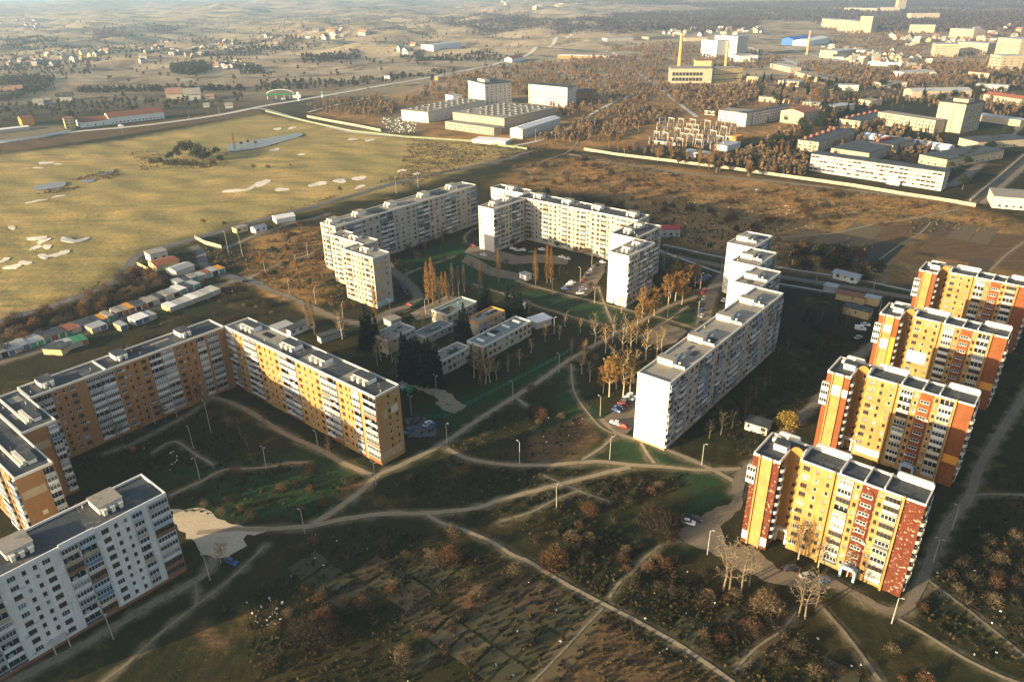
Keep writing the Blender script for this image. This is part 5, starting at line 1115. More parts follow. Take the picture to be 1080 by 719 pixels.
car(907,348,'white',V_+.4,'white van on the dark lawn left of the third yellow block',None,True); car(912.6,343.5,'white',V_+.3,'white car behind the white van on the dark lawn'); car(905,357,'silver',.5,'pale car on the grass in front of the white van')
car(245,594,'blue',V_+.2,'blue car on the track below the sandy clearing'); car(258,297.5,'dark',U_,'dark car at the junction below the golf road yard')
for px, py, c, lab, v in ((290,107,'blue','blue truck standing at the filling station',True),(299,105.5,'white','white van at the filling station',True),(128,134,'white','white van on the far road below the red roofed hall',True),(203,122,'red','red car on the far road right of the red roofed hall',False),(220,120.5,'dark','dark car on the far road nearing the filling station',False),(800,201,'silver','silver car on the track below the long wall',False)):
    o = car(px, py, c, rad(18), lab, None, v); o.scale = (1.3, 1.3, 1.3) if v else (1.1,)*3

# ------------------------------------------------------------------ lamp posts
pole_m = plain('lamp_pole', (.36,.35,.31), .7, .15, .5, 0)
def lamp_meshes(double, h):
    p = MB(); p.tube((0,0,-.5), (0,0,h), .17, .11, 8); a = MB(); l = MB()
    for s in ((1, -1) if double else (1,)):
        a.tube((0,0,h-.1), (s*.9,0,h+.35), .06, .05, 6, cap=False); l.box(s*.9-.35, s*.9+.35, -.16, .16, h+.28, h+.46)
    return p.mesh('pole', [pole_m]), a.mesh('arm', [pole_m]), l.mesh('lamp_head', [tin])
LM = {(d, h): lamp_meshes(d, h) for d in (0, 1) for h in (8.5, 13)}
def lamps(L, where, group, h=8.5, dbl=None):
    os_ = []
    for x, y in L:
        d = int(random.random() < .35) if dbl is None else dbl; r = thing('street_lamp', None, 'street lamp', at(x, y), random.choice([V_, U_, V_+math.pi])+.1, group); a, b, c = LM[(d, h)]; link('pole', a, r); link('arm', b, r); link('lamp_head', c, r)
        r.rotation_euler[0] = random.uniform(-.02, .02); os_.append(r)
    ordinals(os_, 'lamp post', 'lamp posts', where, 'street lamp', group)
lamps([(281,494),(336,477),(396.5,510),(321.5,562)], 'in the open ground before the golden slab', 'lamps before the golden slab')
lamps([(204,472),(211,505),(164,447),(115,462)], 'in the dark yard of the brick slabs', 'lamps in the brick slab yard'); lamps([(222.5,455),(187,440)], 'beneath the shaded brick slab', 'tall poles beneath the brick slab', 13, 0)
lamps([(119.6,673),(221.6,611)], 'along the track before the near white block', 'lamps before the near white block', 8.5, 0)
lamps([(471.6,467.6),(541,423),(589.5,392.6),(548,488),(587,536)], 'along the paths left of the grey slab', 'lamps along the central paths')
lamps([(460.5,416),(434,438),(419,398),(484,386)], 'in the kindergarten yard', 'lamps in the kindergarten yard')
lamps([(584.5,352),(545,332),(582.6,311),(627,320)], 'around the central lawn', 'lamps around the central lawn'); lamps([(612,298),(624,281)], 'in the small lawn car park', 'lamps in the lawn car park')
lamps([(633,438.5),(643,484),(740,490.5)], 'near the white end wall of the grey slab', 'lamps by the white end wall'); lamps([(746,584),(940.5,656.6),(983.5,594),(1004,558)], 'around the nearest yellow block', 'lamps around the nearest yellow block')
lamps([(707,314),(736,336),(738.5,304),(760,290),(704,334)], 'on the lane by the stepped row', 'lamps on the lane of the stepped row'); lamps([(861,295.5),(920,311.5),(926.5,333.5),(800,286)], 'beside the road by the shed row', 'lamps by the shed row')
lamps([(280,288),(305.5,310),(313,284),(325,271),(333,320),(362,336)], 'in the brush left of the cream blocks', 'lamps in the brushy field', 8.5, 0); lamps([(412,333),(449,333),(484,313),(430,300)], 'beside the road under the poplars', 'lamps under the poplars')
lamps([(241,266),(256,270),(418,204),(441,198)], 'along the golf road', 'posts along the golf road', 13, 0)
lamps([(130,142),(200,128),(232,123),(355,105),(357,106)], 'on the verge of the far road', 'posts on the far road', 13, 0)
lamps([(565,150),(586,148),(647,138),(673,141),(627,136)], 'between the factory halls and the substation', 'masts by the substation', 13, 0)

# substation frames
sub = []
gm = MB(); gm.box(-6, -5.4, -.3, .3, -1, 9); gm.box(5.4, 6, -.3, .3, -1, 9); gm2 = MB(); gm2.box(-6.6, 6.6, -.35, .35, 9, 9.7); gm3 = MB()
gm3.tube((0,0,9), (0,0,7), .3, .3, 6)
gm = MB(); gm.box(-.3, .3, -.3, .3, -1, 9); gm4 = MB(); gm4.box(-.8, .8, -.8, .8, -1, 3.2)
GM = (gm.mesh('post', [concrete]), gm2.mesh('crossbar', [concrete]), gm3.mesh('insulator', [concrete])); GM3 = gm4.mesh('switch_cabinet', [rail_steel])
for r_ in range(5):
    for k in range(9):
        p = at(700+k*9.5-r_*3+random.uniform(-2, 2), 131+r_*5.2+k*.7); g = thing('electric_pylon', 'tan portal frame with insulators in the crowded substation yard', 'pylon', p, rad(30)+random.choice([0, math.pi/2]), 'portal frames of the substation')
        for x in (-5.7, 5.7): link('post', GM[0], g, (x, 0, 0))
        link('crossbar', GM[1], g)
        for x in (-3.5, 0, 3.5): link('insulator', GM[2], g, (x, 0, 0)); link('switch_cabinet', GM3, g, (x, 2.4, 0))
        g.scale = (.75, .75, .8)

# ------------------------------------------------------------------ trees
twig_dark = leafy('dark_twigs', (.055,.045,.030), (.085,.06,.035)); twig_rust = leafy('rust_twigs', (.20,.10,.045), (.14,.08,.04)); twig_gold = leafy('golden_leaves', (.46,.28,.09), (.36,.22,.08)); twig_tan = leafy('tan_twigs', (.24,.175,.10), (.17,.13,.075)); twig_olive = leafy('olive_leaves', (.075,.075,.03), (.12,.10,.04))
poplar_m = leafy('poplar_leaves', (.40,.215,.06), (.30,.18,.065)); spruce_m = leafy('spruce_needles', (.018,.034,.022), (.028,.045,.028)); pine_m = leafy('pine_needles', (.03,.05,.025), (.05,.065,.03)); pale_twig = leafy('bare_white_twigs', (.42,.34,.23), (.36,.29,.2)); leaf_green = leafy('late_green_leaves', (.05,.065,.028), (.09,.085,.035)); yel_m = leafy('yellow_leaves', (.5,.36,.09), (.42,.30,.08))
rr = random.Random(5)
def rdir(up=0.0):
    z = rr.uniform(-1, 1); t = rr.uniform(0, 6.283); s = math.sqrt(1-z*z); v = Vector((s*math.cos(t), s*math.sin(t), z+up)); return v.normalized()
def sliver(mb, p, d, L, w):
    n = d.cross(rdir()).normalized()*w*.5; q = p+d*L; mb.tri(p-n, p+n, q)
def leaf(mb, p, s):
    d = rdir(); n = d.orthogonal().normalized(); e = d.cross(n); mb.quad(p-n*s-e*s*.5, p+n*s-e*s*.6, p+n*s*.8+e*s*.6, p-n*s*.7+e*s*.5)
def bare(h, spread, nl, ntw, leaves, ls, tw=.09, lean=.12):
    t, c = MB(), MB(); tr = h*.0135; top = Vector((rr.uniform(-1, 1)*h*.04, rr.uniform(-1, 1)*h*.04, h*.72)); mid = Vector((rr.uniform(-1,1)*h*.03, rr.uniform(-1,1)*h*.03, h*.35))
    t.tube((0,0,-.5), mid, tr*1.3, tr, 6, cap=False); t.tube(mid, top, tr, tr*.45, 6, cap=False); t.tube(top, top+Vector((0,0,h*.2)), tr*.45, .02, 5)
    for i in range(nl):
        k = .28+.66*i/nl; p = mid.lerp(top, (k*h-h*.35)/(h*.37)) if k > .35 else Vector((0,0,0)).lerp(mid, k/.35); az = i*2.4+rr.uniform(-.4, .4); rise = rr.uniform(.5, 1.25)
        L = h*spread*(1.15-k*.75)*rr.uniform(.75, 1.15); d = Vector((math.cos(az), math.sin(az), rise)).normalized(); e = p+d*L*.55; e2 = e+(d+Vector((0,0,.45))+rdir()*.3).normalized()*L*.5
        t.tube(p, e, tr*.5, tr*.28, 5, cap=False); t.tube(e, e2, tr*.28, .015, 4)
        for j in range(ntw):
            q = p.lerp(e, rr.uniform(.3, 1)) if j % 2 else e.lerp(e2, rr.random()); dd = (d*.8+rdir(.35)).normalized(); l = h*rr.uniform(.05, .13); sliver(c, q, dd, l, tw)
            for _ in range(2): q2 = q+dd*l*rr.uniform(.3, .8); sliver(c, q2, (dd+rdir()*.9).normalized(), l*.7, tw*.7)
            for _ in range(leaves): leaf(c, q+dd*l*rr.uniform(.3, 1.2)+rdir()*h*.03, ls*rr.uniform(.6, 1.3))
    return t, c
def poplar(h):
    t, c = MB(), MB(); t.tube((0,0,-.5), (0,0,h*.9), h*.014, .03, 6)
    for i in range(420):
        k = rr.random()**.85; z = h*(.08+.86*k); R = h*.085*math.sin(math.pi*min(1, .12+.9*k))**.7*(1-.25*k); az = rr.uniform(0, 6.28); r_ = R*math.sqrt(rr.random())
        p = Vector((r_*math.cos(az), r_*math.sin(az), z)); d = Vector((math.cos(az)*.25, math.sin(az)*.25, 1)).normalized(); sliver(c, p, d, h*rr.uniform(.04, .09), .16)
        if rr.random() < .6: leaf(c, p+rdir()*.3, .22)
    return t, c
def spruce(h, fat=.2):
    t, c = MB(), MB(); t.tube((0,0,-.5), (0,0,h*.95), h*.016, .03, 6); n = int(h*2.0)
    for i in range(n):
        k = i/n; z = h*(.06+.92*k); R = h*fat*(1-k)**.85+.15
        for j in range(max(6, int(17*(1-k)))):
            az = rr.uniform(0, 6.28); L = R*rr.uniform(.65, 1.15); d = Vector((math.cos(az), math.sin(az), -.28)); p = Vector((0,0,z+rr.uniform(-.3, .3))); q = p+d*L; s = Vector((-math.sin(az), math.cos(az), 0))*(.2+L*.17); m_ = p+d*L*.55+Vector((0,0,.12))
            c.quad(p, m_-s, q, m_+s); c.tri(m_-s, q, m_-s*.4+Vector((0,0,-.55))); c.tri(m_+s, q, m_+s*.4+Vector((0,0,-.55)))
    return t, c
def crown(h, rx, n, ls, base=.25, tw=True):
    t, c = MB(), MB(); t.tube((0,0,-.5), (0,0,h*.6), h*.022, h*.008, 6); lob = [(rdir()*rx*.55, rr.uniform(.4, .65)) for _ in range(7)]
    for _ in range(5): d = rdir(.9); t.tube((0,0,h*.35), Vector((0,0,h*.35))+d*h*.32, h*.008, .02, 4)
    for i in range(n):
        o, s = rr.choice(lob); d = rdir(); q = o+d*rx*s*rr.uniform(.55, 1.05); z = h*(base+1)/2+q.z*(h*(1-base)/2)/rx
        leaf(c, Vector((q.x, q.y, max(h*.1, z))), ls*rr.uniform(.6, 1.3))
        if tw and i % 2: sliver(c, Vector((q.x*.7, q.y*.7, max(.3, z*.85))), (Vector((q.x, q.y, abs(q.z)+rx*.5))+rdir()*rx*.3).normalized(), h*.16, .10)
    return t, c
def shrub(h, rx, n, nlf, ls):
    t, c = MB(), MB()
    for i in range(7): d = rdir(1.1); d.z = abs(d.z); t.tube((0,0,-.2), Vector((d.x*rx*.7, d.y*rx*.7, h*.7)), .05, .02, 4)
    for i in range(n):
        d = rdir(.35); d.z = abs(d.z); k = rr.uniform(.25, .9); p = Vector((d.x*rx*k, d.y*rx*k, d.z*h*k*.95+.1)); sliver(c, p, (d+rdir()*.7+Vector((0,0,.3))).normalized(), h*rr.uniform(.18, .4), .09)
    for i in range(nlf):
        d = rdir(.35); d.z = abs(d.z); k = rr.uniform(.5, 1); leaf(c, Vector((d.x*rx*k, d.y*rx*k, d.z*h*k+.1)), ls*rr.uniform(.5, 1.3))
    return t, c
PR = {}
def mk(kind, variants, tm, cms):
    L = []
    for t, c in variants:
        a = t.mesh('trunk', [tm]); 
        for cm in cms: L.append((a, c.mesh('crown', [cm])))
    PR[kind] = L
mk('poplar', [poplar(20) for _ in range(3)], bark, [poplar_m]); mk('dark_poplar', [poplar(20) for _ in range(2)], bark, [twig_tan])
mk('birch', [bare(14, .30, 13, 7, 2, .24) for _ in range(4)], birch_bark, [twig_gold, twig_gold, twig_tan]); mk('orange_birch', [bare(13, .34, 15, 10, 7, .27) for _ in range(3)], birch_bark, [twig_gold, poplar_m])
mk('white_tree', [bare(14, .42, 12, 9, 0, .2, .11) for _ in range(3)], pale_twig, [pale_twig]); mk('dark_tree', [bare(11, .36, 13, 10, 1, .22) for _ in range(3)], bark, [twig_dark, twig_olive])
mk('spruce', [spruce(17, .17), spruce(15, .2), spruce(16, .16)], bark, [spruce_m]); mk('mid_conifer', [spruce(14, .24)], bark, [pine_m, spruce_m])
mk('shrub', [shrub(3.0, 2.3, 240, 90, .2), shrub(2.4, 2.2, 220, 120, .2), shrub(3.4, 2.6, 260, 60, .2)], bark, [twig_dark, twig_olive, twig_rust, twig_tan, twig_dark])
mk('red_bush', [shrub(5.5, 4.2, 620, 420, .26), shrub(5, 3.8, 560, 380, .26)], bark, [twig_rust]); mk('dark_bush', [shrub(6.5, 4.6, 800, 260, .25), shrub(6, 5, 760, 240, .25)], bark, [twig_dark, twig_dark]); mk('tan_bush', [shrub(4, 3.4, 480, 260, .24)], bark, [twig_tan]); mk('gold_bush', [shrub(5, 3.8, 300, 700, .3)], bark, [yel_m])
mk('round_tree', [crown(10, 4.2, 320, .5) for _ in range(3)], bark, [twig_rust, twig_tan, leaf_green, twig_olive, poplar_m]); mk('green_tree', [crown(11, 4.8, 380, .5) for _ in range(2)], bark, [leaf_green, pine_m, leaf_green])
NAME = dict(poplar='poplar_tree', dark_poplar='poplar_tree', birch='birch_tree', orange_birch='birch_tree', white_tree='bare_tree', dark_tree='bare_tree', spruce='spruce_tree', mid_conifer='conifer_tree', shrub='shrub', red_bush='bush', dark_bush='bush', tan_bush='bush', gold_bush='bush', round_tree='tree', green_tree='tree')
def tree(kind, p, sc=1.0, group=None):
    a, c = random.choice(PR[kind]); cat = 'shrub' if kind == 'shrub' else ('bush' if 'bush' in kind else 'tree'); r = thing(NAME[kind], None, cat, p, random.uniform(0, 6.28), group); s = sc*random.uniform(.9, 1.1); r.scale = (s*random.uniform(.92, 1.08), s*random.uniform(.92, 1.08), s)
    link('trunk' if cat == 'tree' else 'stems', a, r); link('crown' if cat == 'tree' else 'foliage', c, r); return r
def trees(kind, L, one, many, where, sc=1.0):
    g = f'{many} {where}'; os_ = [tree(kind, at(*p[:2]), sc*(p[2] if len(p) > 2 else 1)) for p in L]; ordinals(os_, one, many, where, os_[0]['category'], g)
trees('poplar', [(397,337,1.0)], 'tall orange poplar', 'poplars', 'at the foot of the banded end wall')
trees('poplar', [(452,320,1.25),(457,321,1.2),(467,313,.75),(471,314,.7)], 'poplar', 'orange poplars', 'beside the road below the long grey slab')
trees('dark_poplar', [(460,312,.9),(478,311,.85),(484,309,.8),(490,307,.75),(464,322,.8),(474,318,.7)], 'poplar', 'thin brownish poplars', 'in the row under the long grey slab')
trees('poplar', [(507,303,.85),(526,297,1.05),(565,300,1.1),(577,298,1.1),(581,298,1.1)], 'poplar', 'orange poplars', 'in the yard before the cream wing and block'); trees('poplar', [(449,266,.6),(467,257,.65)], 'poplar', 'small orange poplars', 'close under the long grey slab')
trees('birch', [(646,361,1.1),(627,364,.95),(638.5,372,.9),(657,371,1),(665,371,1),(681,379,1),(698,370,.9),(692,377,.9),(671,362,.8)], 'birch', 'thin golden birches', 'along the main footpath above the grey slab')
trees('orange_birch', [(677,335,1.1),(690,333,1.1),(684,340,.9),(672,343,.8),(705,322,1.1),(712,317,1.15),(719,321,1.1),(724,306,1),(733,302,1),(715,306,1),(709,305,.95)], 'birch', 'orange birches', 'between the white end block and stepped row')
trees('orange_birch', [(642.5,418,1.25),(636,414,.9),(650,410,1)], 'birch', 'big golden birches', 'beside the car park of the grey slab'); trees('birch', [(657,418,1.1),(664,416,1),(648,398,1),(660,400,.95),(668,404,1)], 'birch', 'bare birches', 'behind the car park of the grey slab')
trees('spruce', [(427,398,1.2),(433,400,1.2),(439,402,1.3),(445,404,1.2),(451,405,1.35),(457,406,1.3),(463,407,1.2),(430,391,1.1),(436,394,1.1),(442,396,1.2),(448,398,1.1),(454,399,1.2),(460,401,1.1)], 'dark spruce', 'dark spruces', 'in the thick row by the kindergarten yard')
trees('spruce', [(388,364,1.25),(384,368,1.1),(393,369,1.1),(398,366,1.0),(391,360,1.1)], 'spruce', 'dark spruces', 'behind the far end of the golden slab'); trees('spruce', [(490,360,1.3),(486,361,1.1),(494,362,1.1),(512,328,1.1),(507,331,1),(516,330,.9),(535,334,1.25),(541,335,1.1),(548,335,1.2),(498,391,.8),(507,394,.75),(513,397,.75)], 'spruce', 'dark spruces', 'around the kindergarten wings')
trees('birch', [(455,378,.9),(500,398,1),(506,401,1),(512,404,1.05),(517,403,.9),(456,352,.8)], 'birch', 'bare white trunked birches', 'among the kindergarten wings'); trees('dark_poplar', [(507,405,.8)], 'brown poplar', 'poplars', 'in front of the near kindergarten wing')
trees('birch', [(408,376,.9),(402,380,.9),(414,382,.9),(420,386,.9),(398,385,.8),(361,357,1),(358,350,.9)], 'birch', 'bare trees', 'behind the golden slab beside the spruces'); trees('dark_poplar', [(332,352,.9),(327,349,.8),(325,343,.75)], 'brown poplar', 'brown poplars', 'beside the white walled store')
trees('white_tree', [(762.5,622,1.1),(769,624,1),(782,623,1.1),(790,618,.9)], 'white bare tree', 'bare white trees', 'left of the nearest yellow block yard'); trees('white_tree', [(842,650,1.1),(849,652,1),(860,640,.9)], 'white bare tree', 'bare white trees', 'in front of the nearest yellow block yard')
trees('birch', [(842,589,.95),(863,598,.8),(893,607,.7)], 'thin tree', 'thin bare trees', 'against the front of the nearest yellow block')
trees('tan_bush', [(807,643,1.2),(815,645,1),(800,640,.9),(809,634,.9)], 'tan bush', 'tan bushes', 'between the two groups of white trees')
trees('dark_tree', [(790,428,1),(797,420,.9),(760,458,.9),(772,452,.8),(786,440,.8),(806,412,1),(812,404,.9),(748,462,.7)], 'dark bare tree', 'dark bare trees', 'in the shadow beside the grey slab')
trees('gold_bush', [(829,448,1.15)], 'golden leafy bush', '', 'by the road left of the second yellow block'); trees('dark_bush', [(782,430,.9),(696,560,1.15),(688,548,1),(704,572,.8),(709,553,.8)], 'bush', 'big dark bushes', 'between grey slab and nearest yellow block')
trees('red_bush', [(584.5,594,1.05)], 'large red brown bush', '', 'above the diagonal track in the foreground'); trees('red_bush', [(474,591,.95)], 'orange brown bush', '', 'below the fork of the lower path'); trees('tan_bush', [(476,562,.9),(505,628,.8),(424,692,.8)], 'bush', 'tan bushes', 'among the garden plots in the foreground')
trees('red_bush', [(571,438,.7),(566,434,.6),(340,656,.9),(622,540,.7)], 'bush', 'reddish bushes', 'scattered over the waste ground'); trees('dark_bush', [(325,672,1.1),(345,676,1),(352,665,.8)], 'bush', 'dark bushes', 'in the lower left waste ground'); trees('birch', [(348,478,.5),(346,483,.45),(233,593,.5),(237,591,.4)], 'thin bare sapling', 'thin bare saplings', 'along the tracks at left')
trees('dark_tree', [(255,462,.9),(262,474,.8),(206,425,.9),(214,431,.8),(190,428,.8),(240,448,.7),(130,468,.8),(176,446,.8),(152,462,.7),(280,455,.6)], 'dark tree', 'dark bare trees', 'in the shaded yard of the brick slabs')
trees('dark_bush', [(432,268,.8),(444,262,.8),(456,258,.8),(414,276,.8),(422,280,.8),(404,262,.6),(470,250,.7),(440,272,.7),(428,262,.7)], 'bush', 'dark bushes', 'at the foot of the long grey slab'); trees('round_tree', [(562,254,.6),(588,262,.5),(608,268,.5),(618,270,.5),(640,288,.5),(622,304,.45),(540,259,.5),(553,262,.5)], 'tree', 'low brown trees', 'before the long cream block')
trees('birch', [(712,290,.8),(703,300,.7),(700,285,.8),(745,262,.7),(770,268,.7)], 'thin tree', 'thin trees', 'along the road behind the white end block'); trees('birch', [(1064,355,.7),(1052,378,.7),(966,390,.6)], 'thin tree', 'thin bare trees', 'in the gaps between yellow blocks')
trees('green_tree', [(193,166,1.5),(203,165,1.6),(212,167,1.4),(180,171,1),(220,170,1.1),(229,166,1.0),(187,169,1.1),(207,171,1.2),(215,172,1)], 'tree', 'dark trees', 'in the clump by the golf pond'); trees('poplar', [(248,159,.9)], 'slim orange tree', '', 'standing at the edge of the golf pond'); trees('round_tree', [(170,172,.5),(207,176,.5),(255,154,.5),(262,152,.5),(270,153,.5),(268,179,.6),(283,180,.55),(306,176,.4),(215,238,.55),(237,239,.4),(359,203,.5)], 'tree', 'small brown trees', 'dotted over the golf course')
trees('green_tree', [(812,200,.5)] if 0 else [(1015,200,1.1)], 'rusty leafed tree', '', 'at the right end of the wide white office'); trees('round_tree', [(576,210,.9),(598,196,.7),(649,208,.7),(655,205,.8)], 'tree', 'rusty trees', 'in the field behind the long cream block')

trees('birch', [(437,352,.7),(446,346,.7),(470,348,.75),(478,342,.7),(520,352,.7),(528,350,.7),(560,372,.6),(575,360,.6),(590,358,.6),(536,392,.6),(548,384,.6),(524,400,.7)], 'thin bare tree', 'thin bare trees', 'scattered around the kindergarten wings', .9)
trees('dark_tree', [(436,288,.6),(446,292,.6),(456,286,.6),(470,280,.6),(480,292,.6),(498,286,.6),(515,288,.6),(535,284,.55),(548,288,.55),(590,290,.5)], 'bare tree', 'dark bare trees', 'on the lawns between the central blocks')
trees('birch', [(558,330,.5),(596,344,.5),(612,350,.5),(655,330,.6),(660,352,.8),(628,346,.6),(603,372,.5),(614,394,.7),(622,402,.7),(616,380,.7)], 'thin tree', 'thin trees', 'dotted over the central lawn')
trees('tan_bush', [(560,410,.6),(592,440,.5),(568,446,.5),(620,372,.6),(628,378,.5),(612,368,.5)], 'bush', 'tan bushes', 'beside the main footpath bend')

trees('dark_bush', [(160,172,.8),(168,171,.9),(176,174,.9),(184,174,1),(196,174,1),(205,175,.9),(225,173,.9),(233,169,.9),(214,177,.8)], 'bush', 'dark bushes', 'in the clump by the golf pond')

# ------------------------------------------------------------------ scattered brush, woods and ground cover
def world_poly(px): return np.array([tuple(at(*p)[:2]) for p in px])
def in_foot(x, y, m=2.0):
    a = x*UX+y*UY; b = x*VX+y*VY; return any(f[0]-m < a < f[1]+m and f[2]-m < b < f[3]+m for f in FOOT)
def free(x, y, m=1.0):
    if in_foot(x, y): return False
    X = np.array([x]); Y = np.array([y])
    if lanes_d(X, Y)[0] < m: return False
    return not any(inpoly(P, X, Y)[0] for P in AREAS)
def sample(P, n, m=1.0, minsep=0):
    out = []; x0, y0 = P.min(0); x1, y1 = P.max(0); tries = 0
    while len(out) < n and tries < n*40:
        tries += 1; x = random.uniform(x0, x1); y = random.uniform(y0, y1)
        if inpoly(P, np.array([x]), np.array([y]))[0] and (y > 620 or free(x, y, m)):
            if minsep and any((x-q[0])**2+(y-q[1])**2 < minsep**2 for q in out): continue
            out.append((x, y))
    return out
def scatter(kinds, px, n, lab, group, sc=(.6, 1.2), m=1.0, sep=0):
    os_ = []; w0 = re.match(r'(.*?)\b(bush|tree|conifer)\b(.*)', lab)
    hue = dict(dark_twigs='dark', rust_twigs='rusty', golden_leaves='golden', tan_twigs='tan', olive_leaves='olive', poplar_leaves='orange', pine_needles='deep green', spruce_needles='dark green', late_green_leaves='green')
    for x, y in sample(world_poly(px), n, m, sep):
        k = random.uniform(*sc); o = tree(random.choice(kinds), (x, y, float(height(x, y))), k, group); c = [q for q in COL.objects[-1:]][0]
        sz = 'small' if k < sc[0]+(sc[1]-sc[0])*.33 else ('large' if k > sc[0]+(sc[1]-sc[0])*.72 else 'middling'); noun = 'bush' if o['category'] in ('bush', 'shrub') else 'tree'
        o['label'] = f"{sz} {hue.get(c.data.materials[0].name, 'brown')} {noun}{w0.group(3)}"; os_.append((o, noun, w0.group(3)))
    if len(os_) > 3:                                    # the outermost ones can be told apart by where they stand
        for key, word in ((lambda e: proj(e[0].location)[0], 'leftmost'), (lambda e: -proj(e[0].location)[0], 'rightmost'), (lambda e: e[0].location.y, 'nearest'), (lambda e: -e[0].location.y, 'farthest')):
            o, noun, rest = min(os_, key=key)
            if not o.get('done'): o['label'] = f"{word} {noun}{rest}"; o['done'] = 1
        for e in os_:
            if 'done' in e[0]: del e[0]['done']
S1 = ['shrub']
scatter(S1, [(560,600),(640,640),(720,690),(860,719),(1000,719),(900,660),(800,640),(740,600),(700,560),(600,560)], 46, 'leafless scrub bush on the waste ground below the yellow block', 'scrub on the waste ground at lower right')
scatter(S1, [(250,719),(230,650),(300,575),(420,560),(520,590),(600,640),(560,719)], 44, 'leafless scrub bush on the waste ground in the lower middle', 'scrub in the lower middle')
scatter(S1, [(985,610),(1080,540),(1080,719),(1050,700),(960,640)], 26, 'leafless scrub bush right of the nearest yellow block', 'scrub right of the yellow block')
scatter(S1, [(400,520),(480,480),(560,498),(700,510),(740,540),(690,590),(560,580),(500,545)], 40, 'leafless scrub bush between the two crossing footpaths', 'scrub between the footpaths', (.5, 1.0))
scatter(S1, [(190,545),(215,500),(330,492),(380,510),(320,548)], 24, 'leafless scrub bush on the green before the golden slab', 'scrub before the golden slab', (.5, 1.1))
scatter(['dark_bush','tan_bush','red_bush','shrub'], [(0,345),(90,312),(145,285),(180,300),(120,325),(0,375)], 120, 'tangled brown bush beside the golf road and garages', 'bushes beside the golf road', (.6, 1.1))
scatter(['red_bush','shrub','tan_bush','shrub','round_tree'], [(265,262),(300,240),(345,235),(350,300),(380,335),(330,318),(270,300)], 55, 'rusty bush in the field left of the stepped cream blocks', 'bushes in the brushy field', (.35, .7))
scatter(['dark_bush','tan_bush','shrub'], [(60,390),(240,305),(300,330),(220,350),(60,410)], 34, 'dull bush between the garages and the brick slabs', 'bushes behind the brick slabs', (.35, .7))
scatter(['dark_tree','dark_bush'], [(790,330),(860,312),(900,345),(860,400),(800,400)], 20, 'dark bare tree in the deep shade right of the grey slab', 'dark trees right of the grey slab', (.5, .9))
scatter(['dark_bush','round_tree'], [(822,262),(900,275),(930,285),(930,297),(830,285)], 36, 'dark bush in the belt between ploughed field and road', 'bushes of the roadside belt', (.7, 1.1))
scatter(['red_bush','tan_bush','dark_bush','shrub'], [(700,200),(860,195),(1000,220),(960,240),(830,245),(700,252)], 60, 'low brown bush on the rough land in front of the long wall', 'bushes before the long wall', (.5, 1.0))
scatter(['red_bush','tan_bush','dark_bush'], [(520,178),(620,168),(720,185),(690,240),(640,205),(560,200)], 50, 'low brown bush on the rough land behind the cream block', 'bushes behind the cream block', (.5, .9))
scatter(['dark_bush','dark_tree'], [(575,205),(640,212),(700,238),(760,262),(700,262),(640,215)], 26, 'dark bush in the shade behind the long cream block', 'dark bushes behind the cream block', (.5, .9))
scatter(['round_tree','poplar','orange_birch'], [(800,190),(850,186),(850,160),(790,165),(690,160),(640,150),(640,162)], 60, 'rusty tree between substation and wide white office', 'rusty trees by the substation', (.6, 1.0))
scatter(['mid_conifer','green_tree'], [(800,128),(930,108),(1000,95),(1080,75),(1080,100),(960,112),(850,140)], 60, 'dark conifer among the works buildings at upper right', 'conifers among the works', (.7, 1.2))
scatter(['mid_conifer','green_tree','round_tree'], [(780,82),(860,88),(960,96),(860,118),(800,108)], 60, 'mixed tree in the belt behind the substation office', 'trees in the belt behind the office', (.8, 1.3))
scatter(['mid_conifer'], [(950,142),(1000,150),(1000,155),(950,150)], 7, 'dark conifer before the cream tower block', 'conifers before the tower', (.8, 1.2)); scatter(['green_tree'], [(1000,178),(1060,140),(1066,146),(1012,186)], 26, 'dark green hedge tree right of the wide white office', 'hedge trees right of the office', (.7, 1.0)); scatter(['green_tree','round_tree'], [(800,158),(840,140),(880,125),(884,130),(850,150),(812,168)], 30, 'olive green tree in the belt left of the works', 'belt trees left of the works', (.8, 1.1))
scatter(['green_tree','dark_tree'], [(870,165),(905,158),(912,163),(880,170)], 8, 'dark tree in the courtyard of the wide white office', 'courtyard trees of the white office', (.6, .9)); scatter(['dark_bush'], [(940,165),(965,168),(963,174),(940,170)], 5, 'dark bush in the inner court of the white office', 'court bushes of the white office', (.9, 1.2))
scatter(['round_tree','orange_birch'], [(400,118),(480,85),(560,70),(640,60),(640,95),(610,140),(560,105),(440,112)], 70, 'rusty brown tree around the factory halls', 'rusty trees around the factory halls', (.7, 1.2))

